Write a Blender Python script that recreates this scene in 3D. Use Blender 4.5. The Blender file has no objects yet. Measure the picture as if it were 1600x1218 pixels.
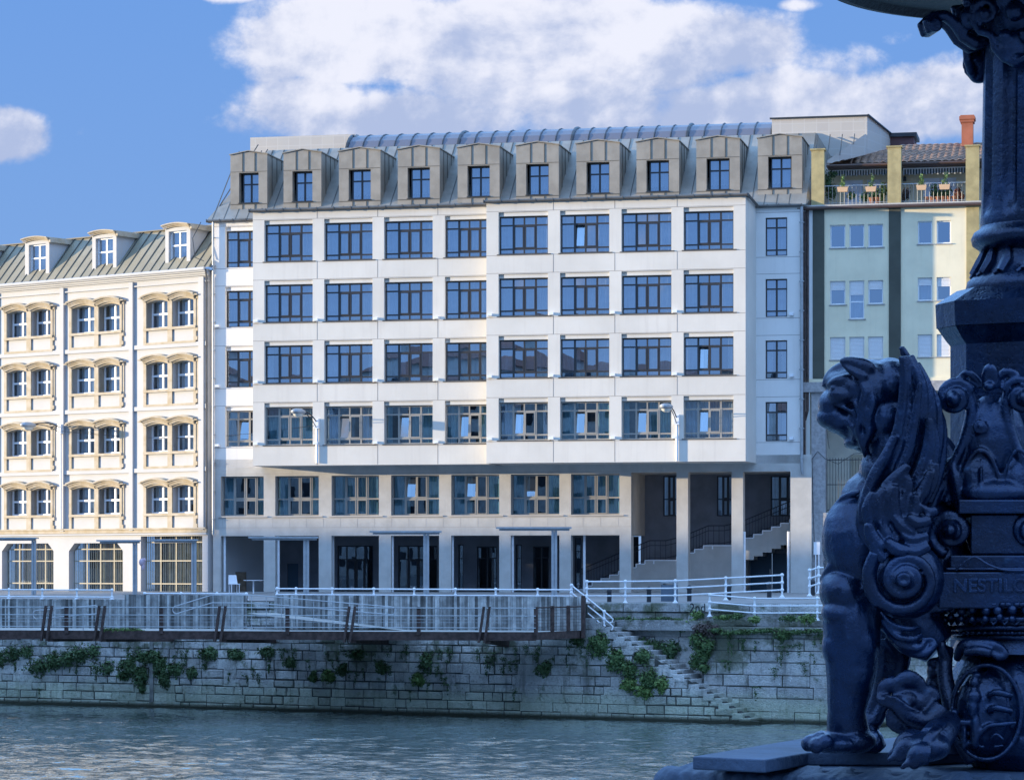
import bpy, bmesh, math, random
from mathutils import Vector, Matrix, noise
random.seed(7)
S = bpy.context.scene
COL = S.collection
PI = math.pi
# ------------------------------------------------------------------ camera
F = 4400.0; CX = 800.0; HY = 887.0; ZC = 1.2
cd = bpy.data.cameras.new('camera'); cam = bpy.data.objects.new('camera', cd); COL.objects.link(cam)
cam.location = (0, 0, ZC); cam.rotation_euler = (PI/2, 0, 0)
cd.sensor_width = 36; cd.lens = 36*F/1600; cd.shift_y = (HY-609)/1600
cd.clip_start = .1; cd.clip_end = 6000
cd.dof.use_dof = True; cd.dof.focus_distance = 130; cd.dof.aperture_fstop = 130
S.camera = cam
# ------------------------------------------------------------------ light
SUN_EL = math.radians(5.0); SUN_AZ = math.radians(6)      # the sun stands low on the left, 5 deg behind the camera's left
sl = bpy.data.lights.new('sun', 'SUN'); sl.energy = 4.3; sl.angle = math.radians(.5); sl.color = (1, .82, .55)
so = bpy.data.objects.new('sun', sl); COL.objects.link(so)
sdir = Vector((-math.cos(SUN_AZ)*math.cos(SUN_EL), -math.sin(SUN_AZ)*math.cos(SUN_EL), math.sin(SUN_EL)))
so.rotation_euler = sdir.to_track_quat('Z', 'Y').to_euler(); so.location = sdir*300
W = bpy.data.worlds.new('World'); S.world = W; W.use_nodes = True
S.view_settings.view_transform = 'Standard'; S.view_settings.look = 'None'; S.view_settings.gamma = 1
S.view_settings.exposure = .95

class N:
    """tiny node helper"""
    def __init__(s, tree): s.t = tree; s.n = tree.nodes; s.l = tree.links
    def new(s, typ, **kw):
        n = s.n.new(typ)
        for k, v in kw.items():
            if k[0] == '_': n.inputs[int(k[1:])].default_value = v
            else: setattr(n, k, v)
        return n
    def link(s, a, b): s.l.new(a, b)
    def put(s, sock, v):
        if isinstance(v, bpy.types.NodeSocket): s.l.new(v, sock)
        else: sock.default_value = v
    def m(s, op, a, b=None, c=None, clamp=False):
        n = s.n.new('ShaderNodeMath'); n.operation = op; n.use_clamp = clamp
        s.put(n.inputs[0], a)
        if b is not None: s.put(n.inputs[1], b)
        if c is not None: s.put(n.inputs[2], c)
        return n.outputs[0]
    def mix(s, f, a, b, typ='MIX'):
        n = s.n.new('ShaderNodeMix'); n.data_type = 'RGBA'; n.blend_type = typ
        s.put(n.inputs[0], f)
        for i, v in ((6, a), (7, b)):
            if not isinstance(v, bpy.types.NodeSocket) and len(v) == 3: v = (*v, 1)
            s.put(n.inputs[i], v)
        return n.outputs[2]
    def rng(s, v, a, b, c=0., d=1., smooth=True):
        n = s.n.new('ShaderNodeMapRange'); n.interpolation_type = 'SMOOTHSTEP' if smooth else 'LINEAR'
        s.put(n.inputs[0], v)
        for i, k in ((1, a), (2, b), (3, c), (4, d)): n.inputs[i].default_value = k
        return n.outputs[0]
    def noise(s, vec, scale, detail=4, rough=.55, dist=0.):
        n = s.n.new('ShaderNodeTexNoise'); n.inputs['Scale'].default_value = scale
        n.inputs['Detail'].default_value = detail; n.inputs['Roughness'].default_value = rough; n.inputs['Distortion'].default_value = dist
        if vec is not None: s.l.new(vec, n.inputs['Vector'])
        return n.outputs[0]
    def comb(s, x, y, z):
        n = s.n.new('ShaderNodeCombineXYZ')
        for i, v in enumerate((x, y, z)): s.put(n.inputs[i], v)
        return n.outputs[0]

def make_world():
    k = N(W.node_tree); k.n.clear()
    tc = k.new('ShaderNodeTexCoord'); sep = k.new('ShaderNodeSeparateXYZ'); k.link(tc.outputs['Generated'], sep.inputs[0])
    x, y, z = sep.outputs
    sky = k.new('ShaderNodeTexSky', sky_type='NISHITA', sun_disc=False)
    sky.sun_elevation = SUN_EL; sky.sun_rotation = math.atan2(sdir.x, sdir.y)
    sky.air_density = 1.; sky.dust_density = .15; sky.ozone_density = 3.
    # graded like the photograph: the low winter sun's warm horizon is pulled to a clean blue
    graded = k.mix(1, sky.outputs[0], (.60, .80, 1.25), 'MULTIPLY')
    el = k.m('MAXIMUM', z, 0.)
    blue = k.mix(k.rng(el, .0, .30, smooth=False), (1.75, 2.95, 5.3), (.85, 2.2, 5.5))
    blue = k.mix(k.rng(el, .2, .45), blue, (5.2, 10.4, 19.5))
    base = k.mix(.88, graded, blue)
    # clouds: sculpted by direction only (they stand at infinity)
    ay = k.m('MAXIMUM', k.m('ABSOLUTE', y), .12)
    U = k.m('DIVIDE', x, ay); V = k.m('DIVIDE', z, ay)
    vec = k.comb(k.m('MULTIPLY', U, 1.), k.m('MULTIPLY', V, 1.15), k.m('MULTIPLY', y, .02))
    n1 = k.noise(vec, 12, 9, .58, .15); n2 = k.noise(vec, 44, 7, .62, .1); n3 = k.noise(vec, 5, 3, .5)
    mask = None
    for (px, py, rx, ry, a) in ((640, 62, 290, 100, 1.1), (860, 90, 350, 130, 1.25), (1075, 60, 190, 85, 1.05), (1230, 165, 300, 70, .86),
                             (490, 165, 130, 60, .86), (620, 185, 280, 75, .95), (1500, 160, 240, 85, .98), (1350, 190, 260, 60, .8), (18, 208, 90, 56, 1.0),
                             (120, 205, 45, 24, .40), (360, -18, 70, 25, .8), (1240, 8, 50, 14, .5), (1330, 95, 120, 45, .42), (1400, 60, 60, 22, .35), (430, 115, 60, 30, .45),
                             (960, 180, 480, 90, .88)):
        du = k.m('DIVIDE', k.m('SUBTRACT', U, (px-CX)/F), rx/F); dv = k.m('DIVIDE', k.m('SUBTRACT', V, (HY-py)/F), ry/F)
        d = k.m('SQRT', k.m('ADD', k.m('MULTIPLY', du, du), k.m('MULTIPLY', dv, dv)))
        e = k.m('MULTIPLY', k.rng(d, 1.35, .15), a)
        mask = e if mask is None else k.m('MAXIMUM', mask, e)
    front = k.rng(y, .2, .6)
    other = k.m('MULTIPLY', k.rng(n3, .42, .6), k.rng(z, .15, .3))                                # broken cloud elsewhere in the sky
    mask = k.m('ADD', k.m('MULTIPLY', mask, front), k.m('MULTIPLY', k.m('MULTIPLY', other, k.m('SUBTRACT', 1., front)), .62))
    nn = k.m('ADD', k.m('MULTIPLY', n1, .68), k.m('MULTIPLY', n2, .32))
    dens = k.m('ADD', mask, k.m('MULTIPLY', k.m('SUBTRACT', nn, .5), 2.7))
    dens = k.rng(dens, .30, .68)
    # lit billows above, grey lavender bases below
    vec2 = k.comb(k.m('ADD', U, .006), k.m('MULTIPLY', k.m('SUBTRACT', V, .006), 1.15), k.m('MULTIPLY', y, .02))
    n1b = k.noise(vec2, 12, 9, .58, .15)
    relief = k.m('MULTIPLY', k.m('SUBTRACT', n1b, n1), -4.5)
    hi = k.rng(k.m('ADD', k.m('ADD', k.m('MULTIPLY', V, 13.), relief), k.m('MULTIPLY', n2, .6)), 2.2, 3.05)
    cc = k.mix(hi, (2.9, 3.45, 5.0), (5.7, 5.8, 6.5))
    col = k.mix(k.m('MULTIPLY', dens, .97), base, cc)
    low = k.rng(z, -.02, .0)
    col = k.mix(low, (.9, 1.3, 2.1), col)
    bg = k.new('ShaderNodeBackground'); bg.inputs[1].default_value = .080
    k.link(col, bg.inputs[0])
    o = k.new('ShaderNodeOutputWorld'); k.link(bg.outputs[0], o.inputs[0])
make_world()

# ------------------------------------------------------------------ frames and mesh helpers
class Frame:
    """a vertical plane standing in the place: x runs along it to the right, y into it, z up"""
    def __init__(s, px, Y, deg):
        s.X0 = (px-CX)/F*Y; s.Y0 = Y; s.a = math.radians(deg); s.c = math.cos(s.a); s.s = math.sin(s.a)
    def u(s, px, w=0.):
        r = (px-CX)/F
        return (-s.X0 + w*s.s + r*(s.Y0-w*s.c))/(s.c + r*s.s)
    def Y(s, u, w=0.): return s.Y0-u*s.s-w*s.c
    def z(s, px, py, w=0.): return ZC+(HY-py)*s.Y(s.u(px, w), w)/F
    def P(s, u, w, z): return Vector((s.X0+u*s.c-w*s.s, s.Y0-u*s.s-w*s.c, z))
    def loc(s, u=0, w=0, z=0): return s.P(u, w, z)
class MB:
    def __init__(s): s.v = []; s.f = []; s.mi = []
    def face(s, pts, m=0):
        b = len(s.v); s.v += [tuple(p) for p in pts]; s.f.append(tuple(range(b, b+len(pts)))); s.mi.append(m)
    def box(s, x0, x1, y0, y1, z0, z1, m=0):
        b = len(s.v)
        s.v += [(x0,y0,z0),(x1,y0,z0),(x1,y1,z0),(x0,y1,z0),(x0,y0,z1),(x1,y0,z1),(x1,y1,z1),(x0,y1,z1)]
        for q in ((0,3,2,1),(4,5,6,7),(0,1,5,4),(1,2,6,5),(2,3,7,6),(3,0,4,7)):
            s.f.append(tuple(b+i for i in q)); s.mi.append(m)
    def hexa(s, p, m=0):
        b = len(s.v); s.v += [tuple(q) for q in p]
        for q in ((0,3,2,1),(4,5,6,7),(0,1,5,4),(1,2,6,5),(2,3,7,6),(3,0,4,7)):
            s.f.append(tuple(b+i for i in q)); s.mi.append(m)
    def tube(s, pts, r, n=8, m=0, flat=1., up=None):
        """swept tube; r a number or list; flat squashes it along 'up'"""
        pts = [Vector(p) for p in pts]; rs = r if isinstance(r, (list, tuple)) else [r]*len(pts)
        b = len(s.v); prev = None
        for i, p in enumerate(pts):
            t = (pts[min(i+1, len(pts)-1)]-pts[max(i-1, 0)])
            if t.length < 1e-9: t = Vector((0,0,1))
            t.normalize()
            if up is not None: e2 = Vector(up)
            elif prev is not None: e2 = prev
            else: e2 = Vector((0,0,1)) if abs(t.z) < .9 else Vector((0,1,0))
            e1 = t.cross(e2)
            if e1.length < 1e-6: e1 = t.cross(Vector((1,0,0)))
            e1.normalize(); e2 = e1.cross(t).normalized(); prev = e2
            for k in range(n):
                a = 2*PI*k/n
                s.v.append(tuple(p+e1*(rs[i]*math.cos(a))+e2*(rs[i]*flat*math.sin(a))))
        for i in range(len(pts)-1):
            for k in range(n):
                s.f.append((b+i*n+k, b+i*n+(k+1)%n, b+(i+1)*n+(k+1)%n, b+(i+1)*n+k)); s.mi.append(m)
        s.f.append(tuple(b+k for k in range(n))[::-1]); s.mi.append(m)
        e = b+(len(pts)-1)*n; s.f.append(tuple(e+k for k in range(n))); s.mi.append(m)
    def lathe(s, prof, c=(0,0,0), n=24, m=0, fn=None, close=True):
        b = len(s.v)
        for (r, z) in prof:
            for k in range(n):
                a = 2*PI*k/n; rr = r*(fn(a, z) if fn else 1)
                s.v.append((c[0]+rr*math.cos(a), c[1]+rr*math.sin(a), c[2]+z))
        for i in range(len(prof)-1):
            for k in range(n):
                s.f.append((b+i*n+k, b+i*n+(k+1)%n, b+(i+1)*n+(k+1)%n, b+(i+1)*n+k)); s.mi.append(m)
        if close:
            s.f.append(tuple(b+k for k in range(n))[::-1]); s.mi.append(m)
            e = b+(len(prof)-1)*n; s.f.append(tuple(e+k for k in range(n))); s.mi.append(m)
    def ball(s, c, r, n=10, m=0, rot=None):
        """ellipsoid, r = (rx,ry,rz)"""
        if not isinstance(r, (tuple, list)): r = (r, r, r)
        b = len(s.v); c = Vector(c); h = n//2+1
        for i in range(1, h):
            t = PI*i/h
            for k in range(n):
                a = 2*PI*k/n
                p = Vector((r[0]*math.sin(t)*math.cos(a), r[1]*math.sin(t)*math.sin(a), r[2]*math.cos(t)))
                if rot: p = rot @ p
                s.v.append(tuple(c+p))
        tp = Vector((0,0,r[2])); 
        if rot: tp = rot @ tp
        s.v.append(tuple(c+tp)); s.v.append(tuple(c-tp)); T = len(s.v)-2
        for i in range(h-2):
            for k in range(n):
                s.f.append((b+i*n+k, b+(i+1)*n+k, b+(i+1)*n+(k+1)%n, b+i*n+(k+1)%n)); s.mi.append(m)
        for k in range(n):
            s.f.append((T, b+k, b+(k+1)%n)); s.mi.append(m)
            q = b+(h-2)*n; s.f.append((T+1, q+(k+1)%n, q+k)); s.mi.append(m)
    def poly(s, pts, y0, y1, m=0):
        """polygon given in (x,z), thickened from y0 to y1"""
        n = len(pts); b = len(s.v)
        s.v += [(p[0], y0, p[1]) for p in pts]+[(p[0], y1, p[1]) for p in pts]
        s.f.append(tuple(b+i for i in range(n))); s.mi.append(m)
        s.f.append(tuple(b+n+i for i in range(n))[::-1]); s.mi.append(m)
        for i in range(n):
            j = (i+1) % n; s.f.append((b+i, b+n+i, b+n+j, b+j)); s.mi.append(m)
    def build(s, name, mats, parent=None, loc=None, rz=0, smooth=None, recalc=True, attr=None, bevel=None):
        me = bpy.data.meshes.new(name); me.from_pydata(s.v, [], s.f)
        if not isinstance(mats, (list, tuple)): mats = [mats]
        for mm in mats: me.materials.append(mm)
        me.polygons.foreach_set('material_index', s.mi)
        if attr:                                                 # a random value per face block
            at = me.attributes.new('tone', 'FLOAT', 'FACE'); at.data.foreach_set('value', attr)
        if recalc:
            bm = bmesh.new(); bm.from_mesh(me); bmesh.ops.recalc_face_normals(bm, faces=bm.faces); bm.to_mesh(me); bm.free()
        if smooth is not None:
            me.shade_smooth(); me.set_sharp_from_angle(angle=math.radians(smooth))
        me.update()
        o = bpy.data.objects.new(name, me); COL.objects.link(o)
        if parent: o.parent = parent
        if loc is not None: o.location = loc
        o.rotation_euler.z = rz
        if bevel:
            bv = o.modifiers.new('b', 'BEVEL'); bv.width = bevel; bv.segments = 2; bv.limit_method = 'ANGLE'
        return o
def tag(o, label=None, cat=None, group=None, kind=None):
    if label: o['label'] = label
    if cat: o['category'] = cat
    if group: o['group'] = group
    if kind: o['kind'] = kind
    return o
def thing(name, label, cat, loc=(0,0,0), rz=0, group=None):
    o = bpy.data.objects.new(name, None); COL.objects.link(o); o.location = loc; o.rotation_euler = (0, 0, rz)
    o.empty_display_size = .2
    return tag(o, label, cat, group)
def pierced(mb, x0, x1, z0, z1, ops, y=0., m=0, mr=None):
    """a wall face at depth y with openings (a,b,c,d,depth): face quads round them plus their reveals"""
    xs = sorted({x0, x1, *[v for o in ops for v in o[:2] if x0 < v < x1]}); zs = sorted({z0, z1, *[v for o in ops for v in o[2:4] if z0 < v < z1]})
    for i in range(len(xs)-1):
        j = 0
        while j < len(zs)-1:
            def solid(jj):
                cx = (xs[i]+xs[i+1])/2; cz = (zs[jj]+zs[jj+1])/2
                return not any(o[0] < cx < o[1] and o[2] < cz < o[3] for o in ops)
            if not solid(j): j += 1; continue
            e = j
            while e+1 < len(zs)-1 and solid(e+1): e += 1
            mb.face([(xs[i],y,zs[j]),(xs[i+1],y,zs[j]),(xs[i+1],y,zs[e+1]),(xs[i],y,zs[e+1])], m); j = e+1
    mr = m if mr is None else mr
    for (a, b, c, d, dp, *_) in ops:
        a = max(a, x0); b = min(b, x1); Y = y+dp
        mb.face([(a,y,c),(a,y,d),(a,Y,d),(a,Y,c)], mr); mb.face([(b,y,c),(b,Y,c),(b,Y,d),(b,y,d)], mr)
        mb.face([(a,y,d),(b,y,d),(b,Y,d),(a,Y,d)], mr); mb.face([(a,y,c),(a,Y,c),(b,Y,c),(b,y,c)], mr)

# ------------------------------------------------------------------ materials
def mat(name, col, rough=.8, var=.12, scale=1.5, bump=.0, bscale=20., metal=0., spec=.4, streak=0., col2=None, streakcol=(.1,.1,.09), coat=0., tone=0., fine=0.):
    """paint, plaster, metal or stone: soft colour variation, optional rain streaks, optional fine bump"""
    mt = bpy.data.materials.new(name); mt.use_nodes = True; k = N(mt.node_tree)
    b = k.n['Principled BSDF']; b.inputs['Roughness'].default_value = rough; b.inputs['Metallic'].default_value = metal
    b.inputs['Specular IOR Level'].default_value = spec; b.inputs['Coat Weight'].default_value = coat
    tc = k.new('ShaderNodeTexCoord'); v = tc.outputs['Object']
    c2 = col2 or tuple(c*(1-var*2.2) for c in col)
    f = k.noise(v, scale, 6, .6); f = k.rng(f, .32, .68)
    c = k.mix(f, col, c2) if (col2 or var) else k.mix(0., col, col)
    if fine:
        fn = k.noise(v, bscale, 3, .7); c = k.mix(k.rng(fn, .3, .7), c, k.mix(1., c, (1-fine,)*3, 'MULTIPLY'))
    if tone:
        at = k.new('ShaderNodeAttribute'); at.attribute_name = 'tone'
        t = k.m('ADD', k.m('MULTIPLY', at.outputs['Fac'], tone*2), 1-tone)
        c = k.mix(1., c, k.comb(t, t, t), 'MULTIPLY')
    if streak:
        mp = k.new('ShaderNodeMapping'); k.link(v, mp.inputs[0]); mp.inputs['Scale'].default_value = (3.5, 3.5, .22)
        s1 = k.rng(k.noise(mp.outputs[0], 1., 6, .65), .5, .78)
        c = k.mix(k.m('MULTIPLY', s1, streak), c, streakcol)
    k.link(c, b.inputs['Base Color'])
    if bump:
        bn = k.new('ShaderNodeBump'); bn.inputs['Strength'].default_value = bump; bn.inputs['Distance'].default_value = .02
        k.link(k.noise(v, bscale, 4, .65), bn.inputs['Height']); k.link(bn.outputs[0], b.inputs['Normal'])
    return mt
def glass(name, refl=.58, tint=(.75,.87,1.), rough=.0):
    mt = bpy.data.materials.new(name); mt.use_nodes = True; k = N(mt.node_tree); k.n.clear()
    tr = k.new('ShaderNodeBsdfTransparent'); tr.inputs[0].default_value = (.62,.72,.8,1)
    gl = k.new('ShaderNodeBsdfGlossy'); gl.inputs['Color'].default_value = (*tint, 1); gl.inputs['Roughness'].default_value = rough
    tc = k.new('ShaderNodeTexCoord'); bn = k.new('ShaderNodeBump'); bn.inputs['Strength'].default_value = .02; bn.inputs['Distance'].default_value = .02
    k.link(k.noise(tc.outputs['Object'], 1.1, 2, .5), bn.inputs['Height']); k.link(bn.outputs[0], gl.inputs['Normal'])
    mx = k.new('ShaderNodeMixShader'); mx.inputs[0].default_value = refl
    k.link(tr.outputs[0], mx.inputs[1]); k.link(gl.outputs[0], mx.inputs[2])
    o = k.new('ShaderNodeOutputMaterial'); k.link(mx.outputs[0], o.inputs[0]); return mt
M_white = mat('white render', (.76,.74,.72), .85, .03, .5, .08, 40, streak=.22, streakcol=(.5,.48,.46))
M_panel = mat('cream facade panel', (.66,.63,.58), .75, .05, .35, .05, 30, streak=.30, streakcol=(.46,.43,.40))
M_joint = mat('panel joint', (.22,.2,.19), .9, 0)
M_conc = mat('ground floor cladding', (.545,.53,.505), .9, .07, 1.2, .35, 60, streak=.12, fine=.12)
M_reveal = mat('reveal', (.5,.46,.42), .85, .05)
M_zinc = mat('dormer zinc', (.35,.315,.265), .48, .10, 1.3, .12, 3., metal=.25, spec=.5, streak=.16, streakcol=(.2,.19,.17))
M_zinc2 = mat('roof zinc', (.30,.285,.255), .5, .12, 1., .08, 3., metal=.3, streak=.2, streakcol=(.18,.19,.2))
M_seam = mat('roof seam', (.10,.10,.095), .6, .1, metal=.2)
M_frame_lit = mat('window frame sunlit', (.30,.285,.26), .4, .05, spec=.5)  # same frames as the dark ones, with sunlit tone put into the colour
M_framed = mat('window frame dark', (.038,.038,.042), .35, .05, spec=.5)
M_framew = mat('white window frame', (.78,.8,.84), .45, .03)
M_dark = mat('dark interior', (.028,.032,.04), .9, .3, .8)
M_curt = mat('curtain pale', (.74,.76,.80), .95, .08, 2.)
M_curt2 = mat('curtain teal', (.30,.50,.52), .95, .12, 2.)
M_glass = glass('window glass'); M_glass_lo = glass('shop glass', .22); M_glass_l = glass('old glass', .30)
M_gutter = mat('gutter', (.13,.125,.12), .5, .15, metal=.3)
M_whitemetal = mat('white painted iron', (.82,.84,.88), .4, .05, 4.)
M_steel = mat('galvanised steel', (.42,.45,.48), .4, .1, 3., metal=.3)
M_rust = mat('weathered rust steel', (.085,.055,.05), .8, .25, 5., .3, 40)
M_darkmetal = mat('dark painted metal', (.035,.04,.05), .45, .1)
M_door = mat('blue grey door', (.035,.085,.14), .5, .1, .9)
# ------------------------------------------------------------------ the frames of the place
M = Frame(800, 142.0, 12.0)        # main building
L = Frame(328, 145.3, 36.0)        # building on the left
Q = Frame(600, 125.8, 27.5)        # quay wall
D = Frame(838, 117.6, 8.9)         # walkway front edge
WZ = -5.3                          # water level
def atY(px, py, Y): return Vector(((px-CX)/F*Y, Y, ZC+(HY-py)*Y/F))
def lineY(fr, X, w=0.):
    """Y of a frame's plane above world X"""
    u = (X-fr.X0+w*fr.s)/fr.c; return fr.Y(u, w)

# ------------------------------------------------------------------ street, water, far ground
def facY(X):
    a = lineY(M, X); xl = L.P(0, 0, 0).x
    return a if X > xl else lineY(L, X)
XQ = Q.P(Q.u(917), -.25, 0).x
mb = MB(); Xs = [-260, -120, -60, -45, -36, -30, -26, -22, -18, -15.6, -12, -8, -4, 0, XQ, 8, 12, 16, 22, 30, 60, 120, 260]
for a, b in zip(Xs, Xs[1:]):
    qa, qb = (lineY(Q, X_, -.25 if X_ < XQ else -2.4) for X_ in (a+1e-4, b-1e-4)); fa, fb = facY(a), facY(b)
    if fa-qa < 2: qa = fa-2
    if fb-qb < 2: qb = fb-2
    mb.face([(a,qa,-.3),(b,qb,-.3),(b,fb,-.02),(a,fa,-.02)]); mb.face([(a,fa,-.02),(b,fb,-.02),(b,fb+900,-.02),(a,fa+900,-.02)])
M_street = mat('street paving', (.30,.30,.30), .85, .12, .6, .2, 25, streak=0, fine=.1)
tag(mb.build('street', M_street), kind='structure')

def water_mat():
    mt = bpy.data.materials.new('river water'); mt.use_nodes = True; k = N(mt.node_tree); b = k.n['Principled BSDF']
    b.inputs['Base Color'].default_value = (.17,.215,.20,1); b.inputs['Roughness'].default_value = .02; b.inputs['IOR'].default_value = 1.5; b.inputs['Metallic'].default_value = .40
    tc = k.new('ShaderNodeTexCoord'); v = tc.outputs['Object']
    mp = k.new('ShaderNodeMapping'); k.link(v, mp.inputs[0]); mp.inputs['Scale'].default_value = (1., 1.5, 1); mp.inputs['Rotation'].default_value = (0,0,.25)
    h = k.m('ADD', k.m('MULTIPLY', k.noise(mp.outputs[0], 2.4, 2, .5, .4), .40), k.m('MULTIPLY', k.noise(mp.outputs[0], 7., 1, .5), .03))
    bn = k.new('ShaderNodeBump'); bn.inputs['Strength'].default_value = 1; bn.inputs['Distance'].default_value = .075
    k.link(h, bn.inputs['Height']); k.link(bn.outputs[0], b.inputs['Normal']); return mt
def make_water():
    mb = MB(); x0, x1, y0, y1, st = -26., 26., 80., 142., .16
    nx, ny = int((x1-x0)/st), int((y1-y0)/st)
    for j in range(ny+1):
        y = y0+j*st
        for i in range(nx+1):
            x = x0+i*st
            e = min(1., min(x-x0, x1-x, y-y0, y1-y)/3.)
            n = noise.noise(Vector((x*.45+y*.12, y*.6-x*.1, 0)))*.5-abs(noise.noise(Vector((x*.75+y*.2, y*1.1+x*.2, 5))))*1.25+noise.noise(Vector((x*1.5, y*2.0, 15)))*.42+noise.noise(Vector((x*.16, y*.22, 9)))*.5
            mb.v.append((x, y, WZ+n*.078*e))
    w = nx+1
    for j in range(ny):
        for i in range(nx): mb.f.append((j*w+i, j*w+i+1, (j+1)*w+i+1, (j+1)*w+i)); mb.mi.append(0)
    z = WZ-.0
    for q in ([(-900,-900),(900,-900),(900,y0),(-900,y0)], [(-900,y1),(900,y1),(900,700),(-900,700)], [(-900,y0),(x0,y0),(x0,y1),(-900,y1)], [(x1,y0),(900,y0),(900,y1),(x1,y1)]):
        mb.face([(a, b, z) for a, b in q])
    tag(mb.build('river_water', water_mat(), recalc=False, smooth=80), kind='structure')
make_water()

# ------------------------------------------------------------------ windows
def window(parent, x0, x1, z0, z1, y, cols, rows, fm=M_frame_lit, bar=.09, curt=(.5,1), cm=M_curt, tilt=None, gm=M_glass, name='window', cap=True, skip=(), dep=.09, rnd=None):
    """frame with panes and curtains; cols/rows are fractions; y = outer face of the frame"""
    r = rnd or random
    f = MB(); w, h = x1-x0, z1-z0; fr = .06
    cs = [0, *cols, 1]; rs = [0, *rows, 1]
    f.box(x0, x1, y, y+dep, z0, z0+fr); f.box(x0, x1, y, y+dep, z1-fr, z1)
    f.box(x0, x0+fr, y, y+dep, z0+fr, z1-fr); f.box(x1-fr, x1, y, y+dep, z0+fr, z1-fr)
    for i, c in enumerate(cols):
        bw = bar*(1. if len(cols) < 3 or i != 1 else .75)
        f.box(x0+c*w-bw/2, x0+c*w+bw/2, y+.004, y+dep+.004, z0+fr, z1-fr)
    for q in rows:
        f.box(x0+fr, x1-fr, y+.012, y+dep+.008, z0+q*h-bar*.42, z0+q*h+bar*.42)
    # opening sashes stand a little proud in the middle columns
    if len(cols) >= 2:
        for i in range(1, len(cols)):
            for j in range(len(rows)+1):
                hh = (rs[j+1]-rs[j])*h
                if hh < .8 or (i, j) == tilt: continue
                a, b, c, d = x0+cs[i]*w+.03, x0+cs[i+1]*w-.03, z0+rs[j]*h+.03, z0+rs[j+1]*h-.03
                for bx in ((a,b,c,c+.06),(a,b,d-.06,d),(a,a+.05,c+.06,d-.06),(b-.05,b,c+.06,d-.06)): f.box(bx[0], bx[1], y-.012, y+.03, bx[2], bx[3])
    wo = f.build(name, fm, parent)
    g = MB()
    for i in range(len(cs)-1):
        for j in range(len(rs)-1):
            if (i, j) == tilt or (i, j) in skip: continue
            a, b, c, d = x0+cs[i]*w+.02, x0+cs[i+1]*w-.02, z0+rs[j]*h+.02, z0+rs[j+1]*h-.02
            t = r.uniform(-.004, .004); t2 = r.uniform(-.004, .004); yy = y+.05
            g.face([(a,yy-t,c),(b,yy+t,c),(b,yy+t+t2,d),(a,yy-t+t2,d)])
    g.build('pane', gm, wo, recalc=False)
    if tilt:
        i, j = tilt; a, b, c, d = x0+cs[i]*w+.03, x0+cs[i+1]*w-.03, z0+rs[j]*h+.03, z0+rs[j+1]*h-.03
        s = MB(); lean = .20; H = d-c; yy = y+.03
        def bar_(xa, xb, za, zb):
            ya, yb = yy+(za-c)/H*lean, yy+(zb-c)/H*lean
            s.hexa([(xa,ya,za),(xb,ya,za),(xb,ya+.05,za),(xa,ya+.05,za),(xa,yb,zb),(xb,yb,zb),(xb,yb+.05,zb),(xa,yb+.05,zb)])
        bar_(a, b, c, c+.06); bar_(a, b, d-.06, d); bar_(a, a+.05, c+.06, d-.06); bar_(b-.05, b, c+.06, d-.06)
        so_ = s.build('tilted_sash', fm, wo)
        g = MB(); g.face([(a+.04,yy+.02,c+.05),(b-.04,yy+.02,c+.05),(b-.04,yy+.02+lean,d-.05),(a+.04,yy+.02+lean,d-.05)]); g.build('pane', M_glass_t, wo, recalc=False)
    if curt:
        c_ = MB(); yy = y+.32; n0 = 0
        ranges = []
        if curt == 'full': ranges = [(0.02, .98)]
        elif curt == 'sides': ranges = [(.02, r.uniform(.26, .40)), (r.uniform(.66, .76), .98)]
        elif curt == 'left': ranges = [(.02, r.uniform(.35, .55)), (.86, .98)]
        elif curt == 'right': ranges = [(.02, .12), (r.uniform(.5, .62), .98)]
        else: ranges = [(.02, .16), (curt[0], curt[1])]
        for (a, b) in ranges:
            n = max(4, int((b-a)*w/.035)); ph = r.random()*6; pts = []
            for i in range(n+1):
                x = x0+w*(a+(b-a)*i/n); pts.append((x, yy+.035*math.sin(x*38+ph)+.02*math.sin(x*17+ph*2)))
            for p, q in zip(pts, pts[1:]): c_.face([(p[0],p[1],z0-.02),(q[0],q[1],z0-.02),(q[0],q[1],z1),(p[0],p[1],z1)])
        co = c_.build('curtain', cm, wo, recalc=False, smooth=60)
    return wo
M_glass_m = glass('lower glass', .30); M_glass_t = glass('tilted glass', .30, (.86,.92,1.))

# ------------------------------------------------------------------ main building
P1, P2 = 1.6, 2.6
main = thing('apartment_building', 'large white building with projecting window bays, ten zinc dormers and an open arcade', 'building', M.loc(), -M.a)
uL, uR = M.u(333), M.u(1250); uR0 = M.u(1268); uS = M.u(500)
bz = M.z(450, 727, P1)                     # underside of the bays
ez = M.z(500, 329, P1)                     # top of the bays
sz = M.z(365, 347)                         # top of the set back walls
ub0, ub1, ub2 = M.u(395, P1), M.u(760, P2), M.u(1165, P2)
cut = sorted
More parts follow.
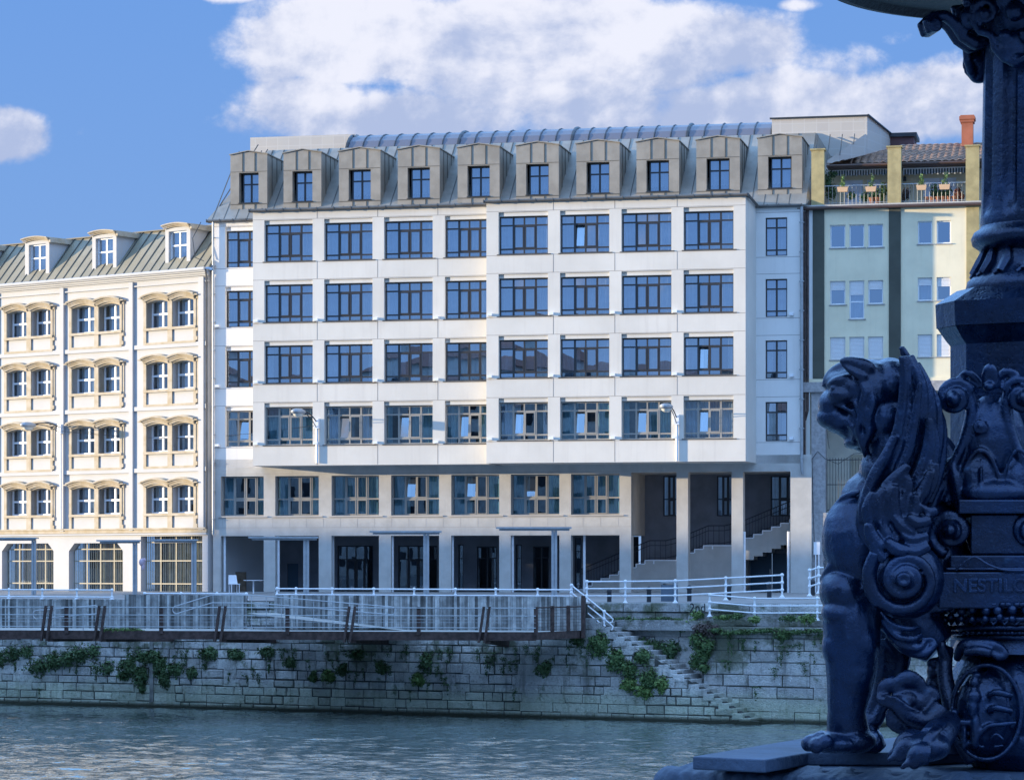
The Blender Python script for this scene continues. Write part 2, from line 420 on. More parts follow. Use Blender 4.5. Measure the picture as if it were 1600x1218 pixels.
# --- lower wall, windows of the first floor, shop openings and the open stair hall
opsW, opsG, opsH = [], [], []
fx = [(345,412),(430,498),(518,592),(611,686),(705,780),(798,874),(892,968)]
f1z0, f1z1 = M.z(560, 805), M.z(560, 742.5); g1 = M.z(560, 836.5)
for a, b in fx:
    opsW.append((M.u(a), M.u(b), f1z0, f1z1, .32)); opsG.append((M.u(a), M.u(b), -.4, g1, .6))
hz1 = M.z(1020, 737.5)
for a, b in ((986,1057),(1075,1143),(1161,1235)): opsH.append((M.u(a), M.u(b), -.4, hz1, .75))
mb = MB(); pierced(mb, uL, uR0, -.4, bz+.4, opsW+opsG+opsH, 0., 0)
y = 5.0
mb.face([(uL,0,-.4),(uL,12,-.4),(uL,12,bz+.4),(uL,0,bz+.4)]); mb.face([(uR0,0,-.4),(uR0,12,-.4),(uR0,12,bz),(uR0,0,bz)])
mb.build('ground_floor_wall', M_conc, main)
mb = MB()
for z in [M.z(560, yy) for yy in (735,)]: pass
ux = uL+.6
# interior volumes: slab over arcade, right cheek of the first floor, back walls, ceilings
um = M.u(986)
mb = MB()
mb.box(uL+.05, um-.001, .6, 4.9, g1+.003, f1z0-.5)                 # slab
mb.box(um-.25, um, .33, 4.9, g1+.004, bz+.3)                       # cheek towards the stair hall
mb.box(um, uR0-.05, .75, 4.3, hz1+.01, bz+.3)                      # ceiling of the hall
mb.face([(uL+.02,.6,-.3),(uL+.02,4.9,-.3),(uL+.02,4.9,bz),(uL+.02,.6,bz)])
mb.build('arcade_ceiling', M_conc, main)
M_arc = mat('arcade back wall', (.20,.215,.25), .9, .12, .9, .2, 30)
bops = []
def bo(a, b, ya, yb, w=-4.9, dp=.25): return (M.u(a, w), M.u(b, w), M.z((a+b)/2, yb, w), M.z((a+b)/2, ya, w), dp)
backL = [bo(384,412,882,934), bo(449,466,880,934), bo(527,583,852,934), bo(622,683,852,934), bo(716,724,850,934), bo(745,776,853,925), bo(806,815,850,934), bo(833,858,853,921), bo(898,908,840,920)]
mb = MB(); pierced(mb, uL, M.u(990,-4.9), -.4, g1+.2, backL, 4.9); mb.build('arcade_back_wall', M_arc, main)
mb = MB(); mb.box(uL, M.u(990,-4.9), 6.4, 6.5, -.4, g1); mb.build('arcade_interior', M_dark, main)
wr = random.Random(3)
for i, o in enumerate(backL):
    if i in (0, 1):
        d = MB(); d.box(o[0], o[1], 4.99, 5.06, o[2], o[3]); d.build('door', M_door, main)
    else:
        nc = (.25,.5,.75) if o[1]-o[0] > 1.5 else ((.5,) if o[1]-o[0] > .6 else ())
        window(main, o[0], o[1], o[2], o[3], 5.0, nc, (.74,) , M_darkmetal, .06, None, gm=M_glass_lo, name='shop_front')
backR = [bo(1036,1062,743,806,-4.3), bo(1120,1147,743,806,-4.3), bo(1204,1245,743,806,-4.3), bo(1085,1136,869,930,-4.3), bo(1172,1240,864,930,-4.3)]
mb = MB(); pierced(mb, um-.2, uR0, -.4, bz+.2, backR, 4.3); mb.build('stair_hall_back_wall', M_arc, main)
for o in backR[:3]:
    window(main, o[0], o[1], o[2], o[3], 4.4, (.33,.66), (.42,), M_darkmetal, .07, 'full', gm=M_glass_lo)
for o in backR[3:]:
    d = MB(); n = 2; w = (o[1]-o[0])/n
    for k in range(n): d.box(o[0]+k*w+.01, o[0]+(k+1)*w-.01, 4.42, 4.48, o[2], o[3])
    dd = d.build('garage_door', M_door, main)
    h = MB(); h.box(o[0]+w-.12, o[0]+w-.07, 4.36, 4.42, .9, 1.15); h.build('handle', M_steel, dd)
for a, b in ((1183,1196),(1217,1231)):
    v = MB(); x0, x1 = M.u(a,-4.3), M.u(b,-4.3); z0, z1 = M.z(a,857,-4.3), M.z(a,848.5,-4.3)
    for k in range(6): v.box(x0, x1, 4.25, 4.29, z0+k*(z1-z0)/6, z0+(k+.55)*(z1-z0)/6)
    v.build('vent_grille', M_darkmetal, main)
v = MB(); v.box(M.u(1202,-4.3), M.u(1212,-4.3), 4.24, 4.29, M.z(1207,856,-4.3), M.z(1207,851,-4.3)); v.build('notice_plate', M_whitemetal, main)
# interior stair rising to the right behind the pillars
st = MB(); nose = MB(); x = M.u(898, -2.6); z = M.z(905, 926, -2.6); xe = M.u(1248, -2.6); ze = M.z(1240, 811, -2.6); ns = 22; pts = []
zs = z; seq = []
runs = ['s']*9+['l']+['s']*4+['l']+['s']*7
unit = (xe-x)/(sum(1 if r == 's' else 2.6 for r in runs)); rise = (ze-z)/sum(1 for r in runs if r == 's')
for r in runs:
    wdt = unit if r == 's' else unit*2.6
    if r == 's': zs += rise
    st.box(x, x+wdt+.001, 2.6, 4.2, max(-.3, zs-1.1) if x > M.u(1150,-2.6) else -.3, zs); nose.box(x-.02, x+wdt-.02, 2.56, 2.62, zs-.035, zs+.02); nose.box(x-.03, x+.03, 2.565, 2.61, zs-rise, zs-.03)
    seq.append((x+wdt/2, zs)); x += wdt
sto = st.build('stair_flight', M_conc, main); nose.build('stair_nosing', M_whitemetal, sto)
rl = MB()
for (a, za), (b, zb) in zip(seq, seq[1:]):
    for k in range(3):
        t = k/3; rl.tube([(a+(b-a)*t, 2.7, za+(zb-za)*t), (a+(b-a)*t, 2.7, za+(zb-za)*t+1.0)], .012, 4)
rl.tube([(a, 2.7, b+1.0) for a, b in seq], .03, 6); rl.tube([(a, 2.7, b+.75) for a, b in seq], .02, 6); rl.tube([(a, 2.7, b+.12) for a, b in seq], .015, 4)
rl.build('stair_handrail', M_darkmetal, main)
for i, (a, b) in enumerate(fx):
    o = opsW[i]; cc = wr.choice(['sides','full','sides','left'])
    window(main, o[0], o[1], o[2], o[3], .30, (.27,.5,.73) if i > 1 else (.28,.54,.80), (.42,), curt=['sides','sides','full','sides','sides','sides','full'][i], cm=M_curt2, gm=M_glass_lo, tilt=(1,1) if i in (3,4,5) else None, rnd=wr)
    sl_ = MB(); sl_.box(o[0]-.12, o[1]+.22, -.07, .3, o[2]-.07, o[2]-.012); sl_.build('window_sill', M_reveal, main)
# panel joints of the lower wall
jb = MB()
for zz in (M.z(560, 735), M.z(560, 772), M.z(560, 808), M.z(560, 820)):
    for i in range(len(fx)):
        pass
jb.box(uL, um, -.004, 0.01, f1z0-.14, f1z0-.125); jb.box(uL, um, -.004, .01, g1+.42, g1+.435); jb.box(uL, um, -.004, .01, f1z1+.1, f1z1+.113)
xx = uL+.5
while xx < um:
    jb.box(xx-.006, xx+.006, -.005, .01, g1+.436, f1z0-.14); xx += .9
jb.build('cladding_joints', mat('cladding joint', (.38,.34,.3), .9, 0), main)

# --- upper walls
rows_b = [(M.z(451, a, P1), M.z(451, b, P1)) for a, b in ((350,408),(444.3,503),(539.5,598.5),(635.4,694.9))]
def storey_rows(px, w, tops, bots): return [(M.z(px, a, w), M.z(px, b, w)) for a, b in zip(tops, bots)]
rows_l = storey_rows(374, 0, (360.5,454,547.5,641.4), (417.7,511,605,697.6))
rows_r = storey_rows(1213, 0, (339.7,435.5,531.5,627.5), (399.8,495,591,689))
rows_b2 = storey_rows(915, P2, (334.8,432,529,627), (394.3,491.5,588.5,686.5))
# set back side walls
wx0, wx1 = M.u(352), M.u(406); nx0, nx1 = M.u(1196), M.u(1230)
zb0 = bz-.02
mb = MB(); mb_ops = [(wx0, wx1, a[1], a[0]+.22, .30) for a in rows_l]
pierced(mb, uL, ub0+.5, zb0, sz, mb_ops); mb.face([(uL,0,zb0),(uL,12,zb0),(uL,12,sz),(uL,0,sz)]); mb.face([(uL,0,zb0),(ub0+.5,0,zb0),(ub0+.5,.3,zb0),(uL,.3,zb0)])
mb.build('side_wall', M_white, main)
for i, (t, b) in enumerate(rows_l):
    window(main, wx0, wx1, b, t, .27, (.33,.66), (.15,.77), curt='full' if i < 2 else 'sides', tilt=(1,1) if i == 3 else None, rnd=wr, fm=M_framed if i < 3 else M_frame_lit)
    bx = MB(); bx.box(wx0+.28, wx1, .07, .30, t+.012, t+.215); bx.box(wx0+.001, wx0+.279, .17, .30, t+.012, t+.218); bx.build('roller_box', M_white, main)
mb = MB(); mb_ops = [(nx0, nx1, a[1], a[0], .22) for a in rows_r]
pierced(mb, ub2-.5, uR, zb0, sz, mb_ops); mb.face([(uR,0,zb0),(uR,12,zb0),(uR,12,sz),(uR,0,sz)])
mb.build('side_wall', M_white, main)
for i, (t, b) in enumerate(rows_r):
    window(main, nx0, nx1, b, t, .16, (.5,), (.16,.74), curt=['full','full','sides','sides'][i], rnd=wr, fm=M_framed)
def joints(ops, x0, x1, y, xs, name='panel_joints'):
    j = MB()
    for (t, b) in ops:
        j.box(x0, x1, y-.004, y+.01, b-.065, b-.045); j.box(x0, x1, y-.004, y+.01, t+.24, t+.258)
    for i, xv in enumerate(xs):
        for k in range(len(ops)):
            zb = ops[k+1][0]+.26 if k+1 < len(ops) else bz+.02
            j.box(xv-.011, xv+.011, y-.006, y+.01, zb+.004, ops[k][1]-.068)
        j.box(xv-.011, xv+.011, y-.006, y+.01, ops[0][0]+.262, ez-.02)
    return j.build(name, M_joint, main)
joints(rows_l, uL, ub0-.01, 0, []); joints(rows_r, ub2+.03, uR, 0, [M.u(1180)])
# projecting bays
def bay(x0, x1, P, rows, cols, seams, name='projecting_bay'):
    mb = MB(); ops = []
    for (a, b) in cols:
        for (t, bt) in rows: ops.append((a, b, bt, t+.21, .30, 0))
    pierced(mb, x0, x1, bz, ez, ops, -P)
    mb.face([(x0,-P,bz),(x0,0.3,bz),(x0,.3,ez),(x0,-P,ez)]); mb.face([(x1,-P,bz),(x1+.2,0,bz),(x1+.2,0,ez),(x1,-P,ez)])
    mb.face([(x0,-P,bz),(x1,-P,bz),(x1+.2,0,bz),(x0,0,bz)]); mb.face([(x0,-P,ez),(x1,-P,ez),(x1+.2,.3,ez),(x0,.3,ez)])
    mb.build(name, M_panel, main)
    bk = MB(); bk.box(x0+.1, x1-.1, -P+1.1, -P+1.15, bz+.05, ez-.05); bk.build('room_wall', M_dark, main)
    joints(rows, x0, x1, -P, seams)
    lb = MB(); sb = MB()
    for ci, (a, b) in enumerate(cols):
        for ri, (t, bt) in enumerate(rows):
            tl = (1,1) if ((ri == 3 and (P == P2 or ci > 0)) or (P == P2 and (ri, ci) in ((0,1),)) or (ri > 0 and wr.random() < .06)) else None
            cu = wr.choice(['full','full','full','sides']) if ri < 2 else wr.choice(['sides','sides','left','right','full'])
            wb = b
            wo_ = window(main, a, wb, bt, t, -P+.27, (.28,.5,.735), (.145,.77), curt=cu, cm=M_curt if ri < 3 else wr.choice([M_curt, M_curt2]), tilt=tl, rnd=wr, gm=M_glass if ri < 3 else M_glass_m, fm=M_framed if ri < 3 else M_frame_lit)
            lb = MB(); sb = MB()
            lb.box(a+.26, b, -P+.07, -P+.30, t+.012, t+.198); lb.box(a+.001, a+.259, -P+.17, -P+.30, t+.012, t+.205)
            sb.box(a-.08, b+.16, -P-.045, -P+.3, bt-.045, bt-.006)
            lb.build('roller_box', M_panel, wo_); sb.build('sill', M_gutter, wo_)
c1 = [(M.u(a, P1), M.u(b, P1)) for a, b in ((413,488.5),(506.5,582),(600,676),(695,768))]
c2 = [(M.u(a, P2), M.u(b, P2)) for a, b in ((779,856),(875,952),(971,1049),(1068,1146))]
bay(ub0, ub1+.05, P1, rows_b, c1, [M.u(p, P1) for p in (495.5,590,684)])
bay(ub1, ub2, P2, rows_b2, c2, [M.u(p, P2) for p in (864.5,960.5,1058)])
mb = MB(); mb.box(uL, ub0+.3, 1.2, 1.25, bz, sz); mb.box(ub2, uR, 1.2, 1.25, bz, sz); mb.box(uL+.1, um-.3, 1.3, 1.35, f1z0-.4, bz); mb.build('room_wall', M_dark, main)
# little wall lights at the window corners
wl = MB(); 
for P, rows, cols in ((P1, rows_b, c1), (P2, rows_b2, c2)):
    for ri in (1, 2, 3):
        for a, b in cols:
            l_ = MB(); l_.box(a-.52, a-.30, -P-.20, -P-.001, rows[ri][1]+.02, rows[ri][1]+.14); l_.build('wall_light', M_whitemetal, main)
for ri in (1, 2, 3):
    l_ = MB(); l_.box(wx0-.5, wx0-.3, -.2, -.001, rows_l[ri][1]+.02, rows_l[ri][1]+.14); l_.build('wall_light', M_whitemetal, main)
    l_ = MB(); l_.box(nx1+.12, nx1+.32, -.2, -.001, rows_r[ri][1]+.06, rows_r[ri][1]+.2); l_.build('wall_light', M_whitemetal, main)

# --- eaves, roof and dormers
g = MB()
def eave(x0, x1, y, z, n):
    g.box(x0, x1, y-.16, y+.2, z+.001, z+.06); g.tube([(x0, y-.16, z+.07), (x1, y-.16, z+.07)], .075, 8)
    st_ = (x1-x0)/n
    for i in range(n+1): g.box(x0+i*st_-.012, x0+i*st_+.012, y-.25, y-.2, z-.01, z+.16)
eave(uL-.3, ub0-.1, 0, sz, 4); eave(ub0-.15, ub1-.02, -P1, ez, 14); eave(ub1-.1, ub2+.1, -P2, ez, 15); eave(ub2+.2, uR+.1, 0, sz, 4)
g.tube([(ub2+.12,-P2-.16,ez+.07),(ub2+.3,-.16,sz+.07)], .075, 8)
g.build('roof_gutter', M_gutter, main)
SL = .90; ry0 = -.2; rz0 = sz+.1; ztop = M.z(900, 222, -5)
rtop = ry0+(ztop-rz0)/SL
mb = MB(); mb.face([(uL-.3,ry0,rz0),(uR+.3,ry0,rz0),(uR+.3,rtop,ztop),(uL+1.6,rtop,ztop)]); mb.face([(uL-.3,ry0,rz0),(uL+1.6,rtop,ztop),(uL+1.6,14,ztop),(uL-.3,14,rz0)])
mb.face([(uL+1.6,rtop,ztop),(uR+.3,rtop,ztop),(uR+.3,14,ztop),(uL+1.6,14,ztop)])
mb.box(ub0-.1, ub1, -P1-.1, .3, ez+.06, ez+.075); mb.box(ub1, ub2+.1, -P2-.1, .3, ez+.061, ez+.077)
mb.build('roof', M_zinc2, main, recalc=False)
mb = MB(); x = uL
while x < uR:
    x1_ = x; mb.hexa([(x-.02,ry0-.01,rz0),(x+.02,ry0-.01,rz0),(x+.02,ry0+.05,rz0),(x-.02,ry0+.05,rz0),(x-.02,rtop-.06,ztop),(x+.02,rtop-.06,ztop),(x+.02,rtop,ztop),(x-.02,rtop,ztop)]); x += .62
for i in range(6):
    t = i/6; mb.tube([(uL-.3+.04, .3+i*1.7, rz0+.02), (uL+1.6+.04, .3+i*1.7+rtop*.5, ztop+.02)], .03, 4)
mb.build('roof_seams', M_seam, main)
dpx = [(360,417.5),(443,502),(529.5,594.5),(621.5,687),(715,780.5),(806.5,873),(900.5,968),(994.5,1061),(1088,1156),(1184,1253)]
DW = -.5; dz0, dz1 = M.z(840, 314.5, DW), M.z(840, 227, DW); dy = -DW
def dormer(a, b):
    x0, x1 = M.u(a, DW), M.u(b, DW); w = x1-x0; mb = MB(); bx_, cx_ = x0+w*.235, x1-w*.235
    oz0, oz1 = M.z(840, 304, DW), M.z(840, 256, DW); pk = .14; xm = (x0+x1)/2
    yb = dy+(dz1-dz0)/SL+.2
    pierced(mb, x0, x1, dz0, dz1, [(bx_, cx_, oz0, oz1, .42)], dy)
    mb.face([(x0,dy,dz1),(x1,dy,dz1),(xm,dy,dz1+pk)])
    for xa, s in ((x0,-1),(x1,1)): mb.face([(xa,dy,dz0),(xa,yb,dz0),(xa,yb,dz1),(xa,dy,dz1)])
    o = 0.05
    for q in ([(x0-o,dy-.07,dz1-.01),(xm,dy-.07,dz1+pk+.03),(xm,yb,dz1+pk+.03),(x0-o,yb,dz1-.01)], [(xm,dy-.07,dz1+pk+.03),(x1+o,dy-.07,dz1-.01),(x1+o,yb,dz1-.01),(xm,yb,dz1+pk+.03)]):
        mb.hexa([*q, *[(p[0], p[1], p[2]+.045) for p in q]])
    d = mb.build('dormer', M_zinc, main)
    s = MB()
    for k in (1/3, 2/3):
        xx = x0+w*k
        s.box(xx-.018, xx+.018, dy-.03, dy+.001, oz1+.06, dz1+pk*.5); s.box(xx-.018, xx+.018, dy-.03, dy+.001, dz0, oz0-.09)
    s.box(x0, x1, dy-.014, dy+.001, oz1+.04, oz1+.06); s.box(x0, x1, dy-.02, dy+.001, oz0-.09, oz0-.06)
    for k in range(1, 4):
        yy = dy+k*.85; s.box(x1-.001, x1+.025, yy-.015, yy+.015, max(dz0, dz0+(yy-dy)*SL-.1), dz1)
    s.build('standing_seams', M_seam, d)
    sl2 = MB(); sl2.box(bx_-.03, cx_+.05, dy-.05, dy+.4, oz0-.045, oz0-.004); sl2.build('sill', M_darkmetal, d)
    n0 = len(COL.objects)
    wo = window(d, bx_+.1, cx_-.02, oz0, oz1-.02, dy+.34, (.5,), (.64,), M_darkmetal, .09, 'full', rnd=wr, name='window')
    bk = MB(); bk.box(x0+.1, x1-.1, dy+1.2, dy+1.24, dz0, dz1); bk.build('room_wall', M_dark, d)
for a, b in dpx: dormer(a, b)
# glass barrel vault, parapets and penthouse behind the dormers
def vault():
    v = MB(); r = MB(); w0 = -5.2; x0, x1 = M.u(541, w0), M.u(1204, w0); zb = M.z(800, 226, w0)-.25; zt = M.z(800, 205.5, -7.4)-zb
    nseg = 26; wd = 2.3
    for i in range(nseg):
        a, b = x0+(x1-x0)*i/nseg, x0+(x1-x0)*(i+1)/nseg; k = 10
        pr = [(5.2+wd-wd*math.cos(PI*t/k), zb+zt*math.sin(PI*t/k)) for t in range(k+1)]
        for p, q in zip(pr, pr[1:]): v.face([(a,p[0],p[1]),(b,p[0],p[1]),(b,q[0],q[1]),(a,q[0],q[1])])
    for i in range(nseg+1):
        a = x0+(x1-x0)*i/nseg; th = .032 if i % 7 else .09
        r.tube([(a, 5.2+wd-(wd+.02)*math.cos(PI*t/12), zb+(zt+.03)*math.sin(PI*t/12)) for t in range(13)], th, 6)
    r.box(x0, x1, 5.08, 5.2, zb-.9, zb+.02)
    m = bpy.data.materials.new('vault polycarbonate'); m.use_nodes = True; bb = m.node_tree.nodes['Principled BSDF']
    bb.inputs['Base Color'].default_value = (.115,.115,.145,1); bb.inputs['Roughness'].default_value = .42; bb.inputs['Specular IOR Level'].default_value = .45
    vo = v.build('glass_vault', m, main, smooth=50, recalc=False); r.build('vault_ribs', M_darkmetal, vo)
vault()
M_tile = None
def tilemat():
    mt = bpy.data.materials.new('penthouse tiles'); mt.use_nodes = True; k = N(mt.node_tree); b = k.n['Principled BSDF']; b.inputs['Roughness'].default_value = .6
    tc = k.new('ShaderNodeTexCoord'); mp = k.new('ShaderNodeMapping'); k.link(tc.outputs['Object'], mp.inputs[0]); mp.inputs['Rotation'].default_value = (PI/2, 0, 0)
    br = k.new('ShaderNodeTexBrick'); k.link(mp.outputs[0], br.inputs[0]); br.offset = 0
    br.inputs['Color1'].default_value = (.47,.44,.40,1); br.inputs['Color2'].default_value = (.44,.41,.38,1); br.inputs['Mortar'].default_value = (.50,.475,.445,1)
    br.inputs['Scale'].default_value = 1; br.inputs['Mortar Size'].default_value = .02; br.inputs['Brick Width'].default_value = .62; br.inputs['Row Height'].default_value = .45
    k.link(br.outputs[0], b.inputs['Base Color']); return mt
M_tile = tilemat()
mb = MB(); w = -6.5
xa, xb = M.u(391, w), M.u(556, w); z1_, z2_ = M.z(391, 215, w), M.z(556, 209.5, w)
mb.poly([(xa, ztop-2.5), (xb, ztop-2.5), (xb, z2_), (xa, z1_)], 6.5, 9); mb.build('roof_parapet', M_tile, main)
mb = MB(); xa, xb = M.u(1206, -4.6), M.u(1355, -4.6); zt_ = M.z(1280, 184, -4.6)
f0 = [(xa,4.6),(xb,4.6),(xb+1.7,11),(xa,11)]
mb.hexa([(*f0[0],ztop-1.2),(*f0[1],ztop-1.2),(*f0[2],ztop-3),(*f0[3],ztop-3),(*f0[0],zt_),(*f0[1],zt_),(f0[2][0],f0[2][1],zt_-.9),(*f0[3],zt_)])
mb.build('penthouse', M_tile, main)
g = MB(); g.box(xa-.1, xb+.1, 4.5, 4.7, zt_+.002, zt_+.07); g.tube([(xb+.05,4.6,zt_+.05),(xb+1.75,11,zt_-.84)], .07, 6); g.build('penthouse_coping', M_darkmetal, main)
# the front slope runs on to the right up to a raking edge; a tiled gable stands under it
def slope_pt(px, py):
    lo, hi = -9., 1.
    for _ in range(40):
        w = (lo+hi)/2
        if M.z(px, py, w) > rz0+(-w-ry0)*SL: hi = w
        else: lo = w
    return Vector((M.u(px, w), -w, rz0+(-w-ry0)*SL))
A_, B_, C_ = slope_pt(1262, 285), slope_pt(1292, 251), slope_pt(1352, 209.5)
mb = MB(); mb.face([(uR+.3,ry0,rz0), A_, B_, C_, (C_.x, 9, C_.z), (uR+.3, 9, C_.z), (uR+.3,rtop,ztop)]); mb.build('roof_flank', M_zinc2, main, recalc=False)
mb = MB(); 
for k in range(7):
    xx = uR+.45+k*.62; t = (xx-(uR+.3))/(C_.x-uR-.3); lo = A_+(C_-A_)*max(0, min(1, (xx-A_.x)/(C_.x-A_.x)))
    if xx > C_.x: break
    q = Vector((xx, C_.y, C_.z)); p0 = Vector((xx, lo.y, lo.z))
    mb.hexa([(xx-.02,p0.y-.03,p0.z),(xx+.02,p0.y-.03,p0.z),(xx+.02,p0.y+.03,p0.z),(xx-.02,p0.y+.03,p0.z),(xx-.02,q.y-.06,q.z+.03),(xx+.02,q.y-.06,q.z+.03),(xx+.02,q.y,q.z),(xx-.02,q.y,q.z)])
mb.build('roof_seams', M_seam, main)
mb = MB(); dn = Vector((0,0,-4.5)); mb.face([A_, B_, B_+dn, A_+dn]); mb.face([B_, C_, C_+dn*1.3, B_+dn]); E_ = Vector((C_.x+1.2, 11, C_.z)); mb.face([C_, E_, E_+dn, C_+dn*1.3]); mb.build('gable_wall', M_tile, main)
# downpipes
dp = MB(); 
def pipe(pts, r=.06): 
    m_ = MB(); m_.tube(pts, r, 8)
    return m_
xp = M.u(1249)
pp = pipe([(uR+.10,-.15,sz),(uR+.10,-.15,M.z(1250,733)),(uR+.14,-.10,M.z(1250,737)-.1)], .075); 
for k in range(9): z = sz-.8-k*1.45; pp.box(uR-.02, uR+.22, -.24, -.06, z, z+.05)
pp.build('downpipe', M_steel, main)
pp = pipe([(uL+.05,-.15,sz),(uL+.05,-.15,M.z(330,835))], .06)
for k in range(11): z = sz-.8-k*1.45; pp.box(uL-.04, uL+.14, -.22, -.0, z, z+.04)
pp.build('downpipe', M_steel, main)
# ------------------------------------------------------------------ building on the left
M_lwhite = mat('left building white render', (.47,.475,.49), .85, .03, .6, .08, 40, streak=.22, streakcol=(.50,.45,.36))
M_lstone = mat('left building stone trim', (.46,.41,.34), .85, .10, 2.2, .25, 30, col2=(.38,.32,.23), streak=.45, streakcol=(.27,.21,.13))
M_lroof = mat('left roof zinc', (.29,.26,.19), .6, .08, .8, .05, 3, metal=.15, streak=.25, streakcol=(.24,.23,.18))
left = thing('corner_building', 'cream building with arched stone window surrounds and a mansard roof at the far left', 'building', L.loc(), -L.a)
eL = L.z(200, 431.5); gz = L.z(200, 836)
x_end = -.15; x_beg = L.u(-230)
pil = [L.u(100.5), L.u(208.5)]; bw = pil[1]-pil[0]
pils = [pil[0]-2*bw, pil[0]-bw, pil[0], pil[1], L.u(318)]
def lz(py, px=270): return L.z(px, py)
flo = [0, 97.2, 194.6, 291.5]
ft = [lz(466+d*.997) for d in flo]; ops = []; cols_l = []
for k in range(4):
    a = pils[k]; b = pils[k+1]; s = (b-a)
    if k == 3: s = L.u(322)-a
    if k == 3: c = [(L.u(230), L.u(263.5)), (L.u(270.5), L.u(304))]
    elif k == 2: c = [(L.u(113.5), L.u(149)), (L.u(155.5), L.u(188.5))]
    elif k == 1: c = [(L.u(12), L.u(43)), (L.u(50), L.u(80.5))]
    else: c = [(L.u(12)-bw, L.u(43)-bw), (L.u(50)-bw, L.u(80.5)-bw)]
    cols_l.append(c)
hW = lz(464)-lz(508.5)
for c in cols_l:
    for t in ft:
        for a, b in c: ops.append((a, b, t-hW, t, .42))
gops = [(L.u(107.6), L.u(192), -.4, L.z(150, 848), .5), (L.u(3), L.u(83.6), -.4, L.z(40, 848.6), .5), (L.u(220), L.u(316), -.4, L.z(270, 837), .5), (L.u(3)-bw, L.u(83.6)-bw, -.4, L.z(40, 848.6), .5)]
mb = MB(); pierced(mb, x_beg, x_end, -.4, eL, ops+gops); mb.face([(x_end,0,-.4),(x_end,12,-.4),(x_end,12,eL),(x_end,0,eL)]); mb.build('front_wall', M_lwhite, left)
for o in gops:                                                   # chamfered corners of the ground floor openings
    if o is gops[2]: continue
    q = MB(); r = .42; z = o[3]
    q.poly([(o[0],z),(o[0]+r,z),(o[0],z-r)], .0, .5); q.build('opening_corner', M_lwhite, left)
    q = MB(); q.poly([(o[1],z),(o[1],z-r),(o[1]-r,z)], .0, .5); q.build('opening_corner', M_lwhite, left)
bk = MB(); bk.box(x_beg+.1, x_end-.1, 1.1, 1.15, gz+.3, eL-.1); bk.build('room_wall', M_dark, left)
for i, p in enumerate(pils):
    q = MB(); wd = .27 if i < 4 else .36; q.box(p-wd/2-.05, p+wd/2-.05, -.16, .02, gz+.25, eL-.35)
    q.build('pilaster', M_lwhite, left)
q = MB()
for k, d in enumerate(flo):                                      # floor bands under each storey's panels
    z = lz(535+d*.997); 
    if k < 3: q.box(x_beg, x_end, -.10, .02, z-.26, z-.04)
q.box(x_beg, x_end, -.14, .02, gz+.02, gz+.10); 
fb = q.build('floor_bands', M_lwhite, left)
q = MB(); q.box(x_beg, x_end, -.20, .02, gz+.30, gz+.38); q.box(x_beg, x_end, -.11, .02, gz+.12, gz+.30); q.build('base_band', M_lstone, left)
q = MB()
for (o_, z0_, z1_) in ((.10,-.62,-.55),(.12,-.30,-.22),(.22,-.22,-.12),(.34,-.12,.02)): q.box(x_beg, x_end+.1, -o_, .02, eL+z0_, eL+z1_-.002)
q.tube([(x_beg,-.36,eL+.02),(x_end+.1,-.36,eL+.02)], .09, 8); q.build('cornice', M_lwhite, left)
def arch_pts(x0, x1, z, h, n=9): return [(x0+(x1-x0)*i/n, z+h*math.sin(PI*(.12+.76*i/n))-h*math.sin(PI*.12)) for i in range(n+1)]
def surround(c, t):
    """stone surround of a window pair: jambs, middle post, segmental hoods, sill band and apron panels"""
    (a0, b0), (a1, b1) = c; s = MB(); bot = t-hW; j = .17
    zb = bot-.82
    for x0, x1 in ((a0-j-.02, a0), (b0, a1), (b1, b1+j)): s.box(x0, x1, -.09, .44, zb, t-.02)
    s.box(b1+j, b1+j+.12, -.05, .02, bot-.1, t); s.box(b1+j, b1+j+.14, -.10, .02, t-.1, t+.06)
    s.box(b1+j, b1+j+.12, -.09, .02, bot-.30, bot-.12); s.box(b1+j, b1+j+.09, -.09, .02, zb+.05, zb+.25)
    s.box(a0-j, b1+j, -.14, .4, bot-.14, bot-.005); s.box(a0-j, b1+j, -.12, .01, zb-.06, zb+.05)
    for a, b in c:
        lo = arch_pts(a, b, t-.16, .22)                         # arched head closes the square opening
        s.poly([(a,t+.05), *lo, (b,t+.05)], -.06, .42)
        for k, (dz, yo, r) in enumerate(((.10,.14,.06),(.19,.20,.055),(.28,.30,.06))):
            e = .08+.045*k
            s.tube([(x, -yo, z+dz) for x, z in arch_pts(a-e-.05, b+e+.02, t-.14, .27)], r, 6)
        s.poly([*arch_pts(a-.1, b+.1, t-.12, .27), *[(x, z+.36) for x, z in arch_pts(a-.16, b+.14, t-.14, .27)][::-1]], -.16, .01)
    s.box(b1+j-.02, b1+j+.26, -.30, .0, t+.06, t+.12); s.box(a0-j-.24, a0-j+.02, -.30, .0, t+.06, t+.12)
    return s.build('window_surround', M_lstone, left)
lr = random.Random(5)
for c in cols_l:
    for ti, t in enumerate(ft):
        surround(c, t)
        p = MB(); 
        for a, b in c:
            window(left, a, b, t-hW+.01, t-.005, .36, (.52,), (.5,), M_framew, .12, 'sides' if lr.random() < .4 else 'full', rnd=lr, gm=M_glass_l)
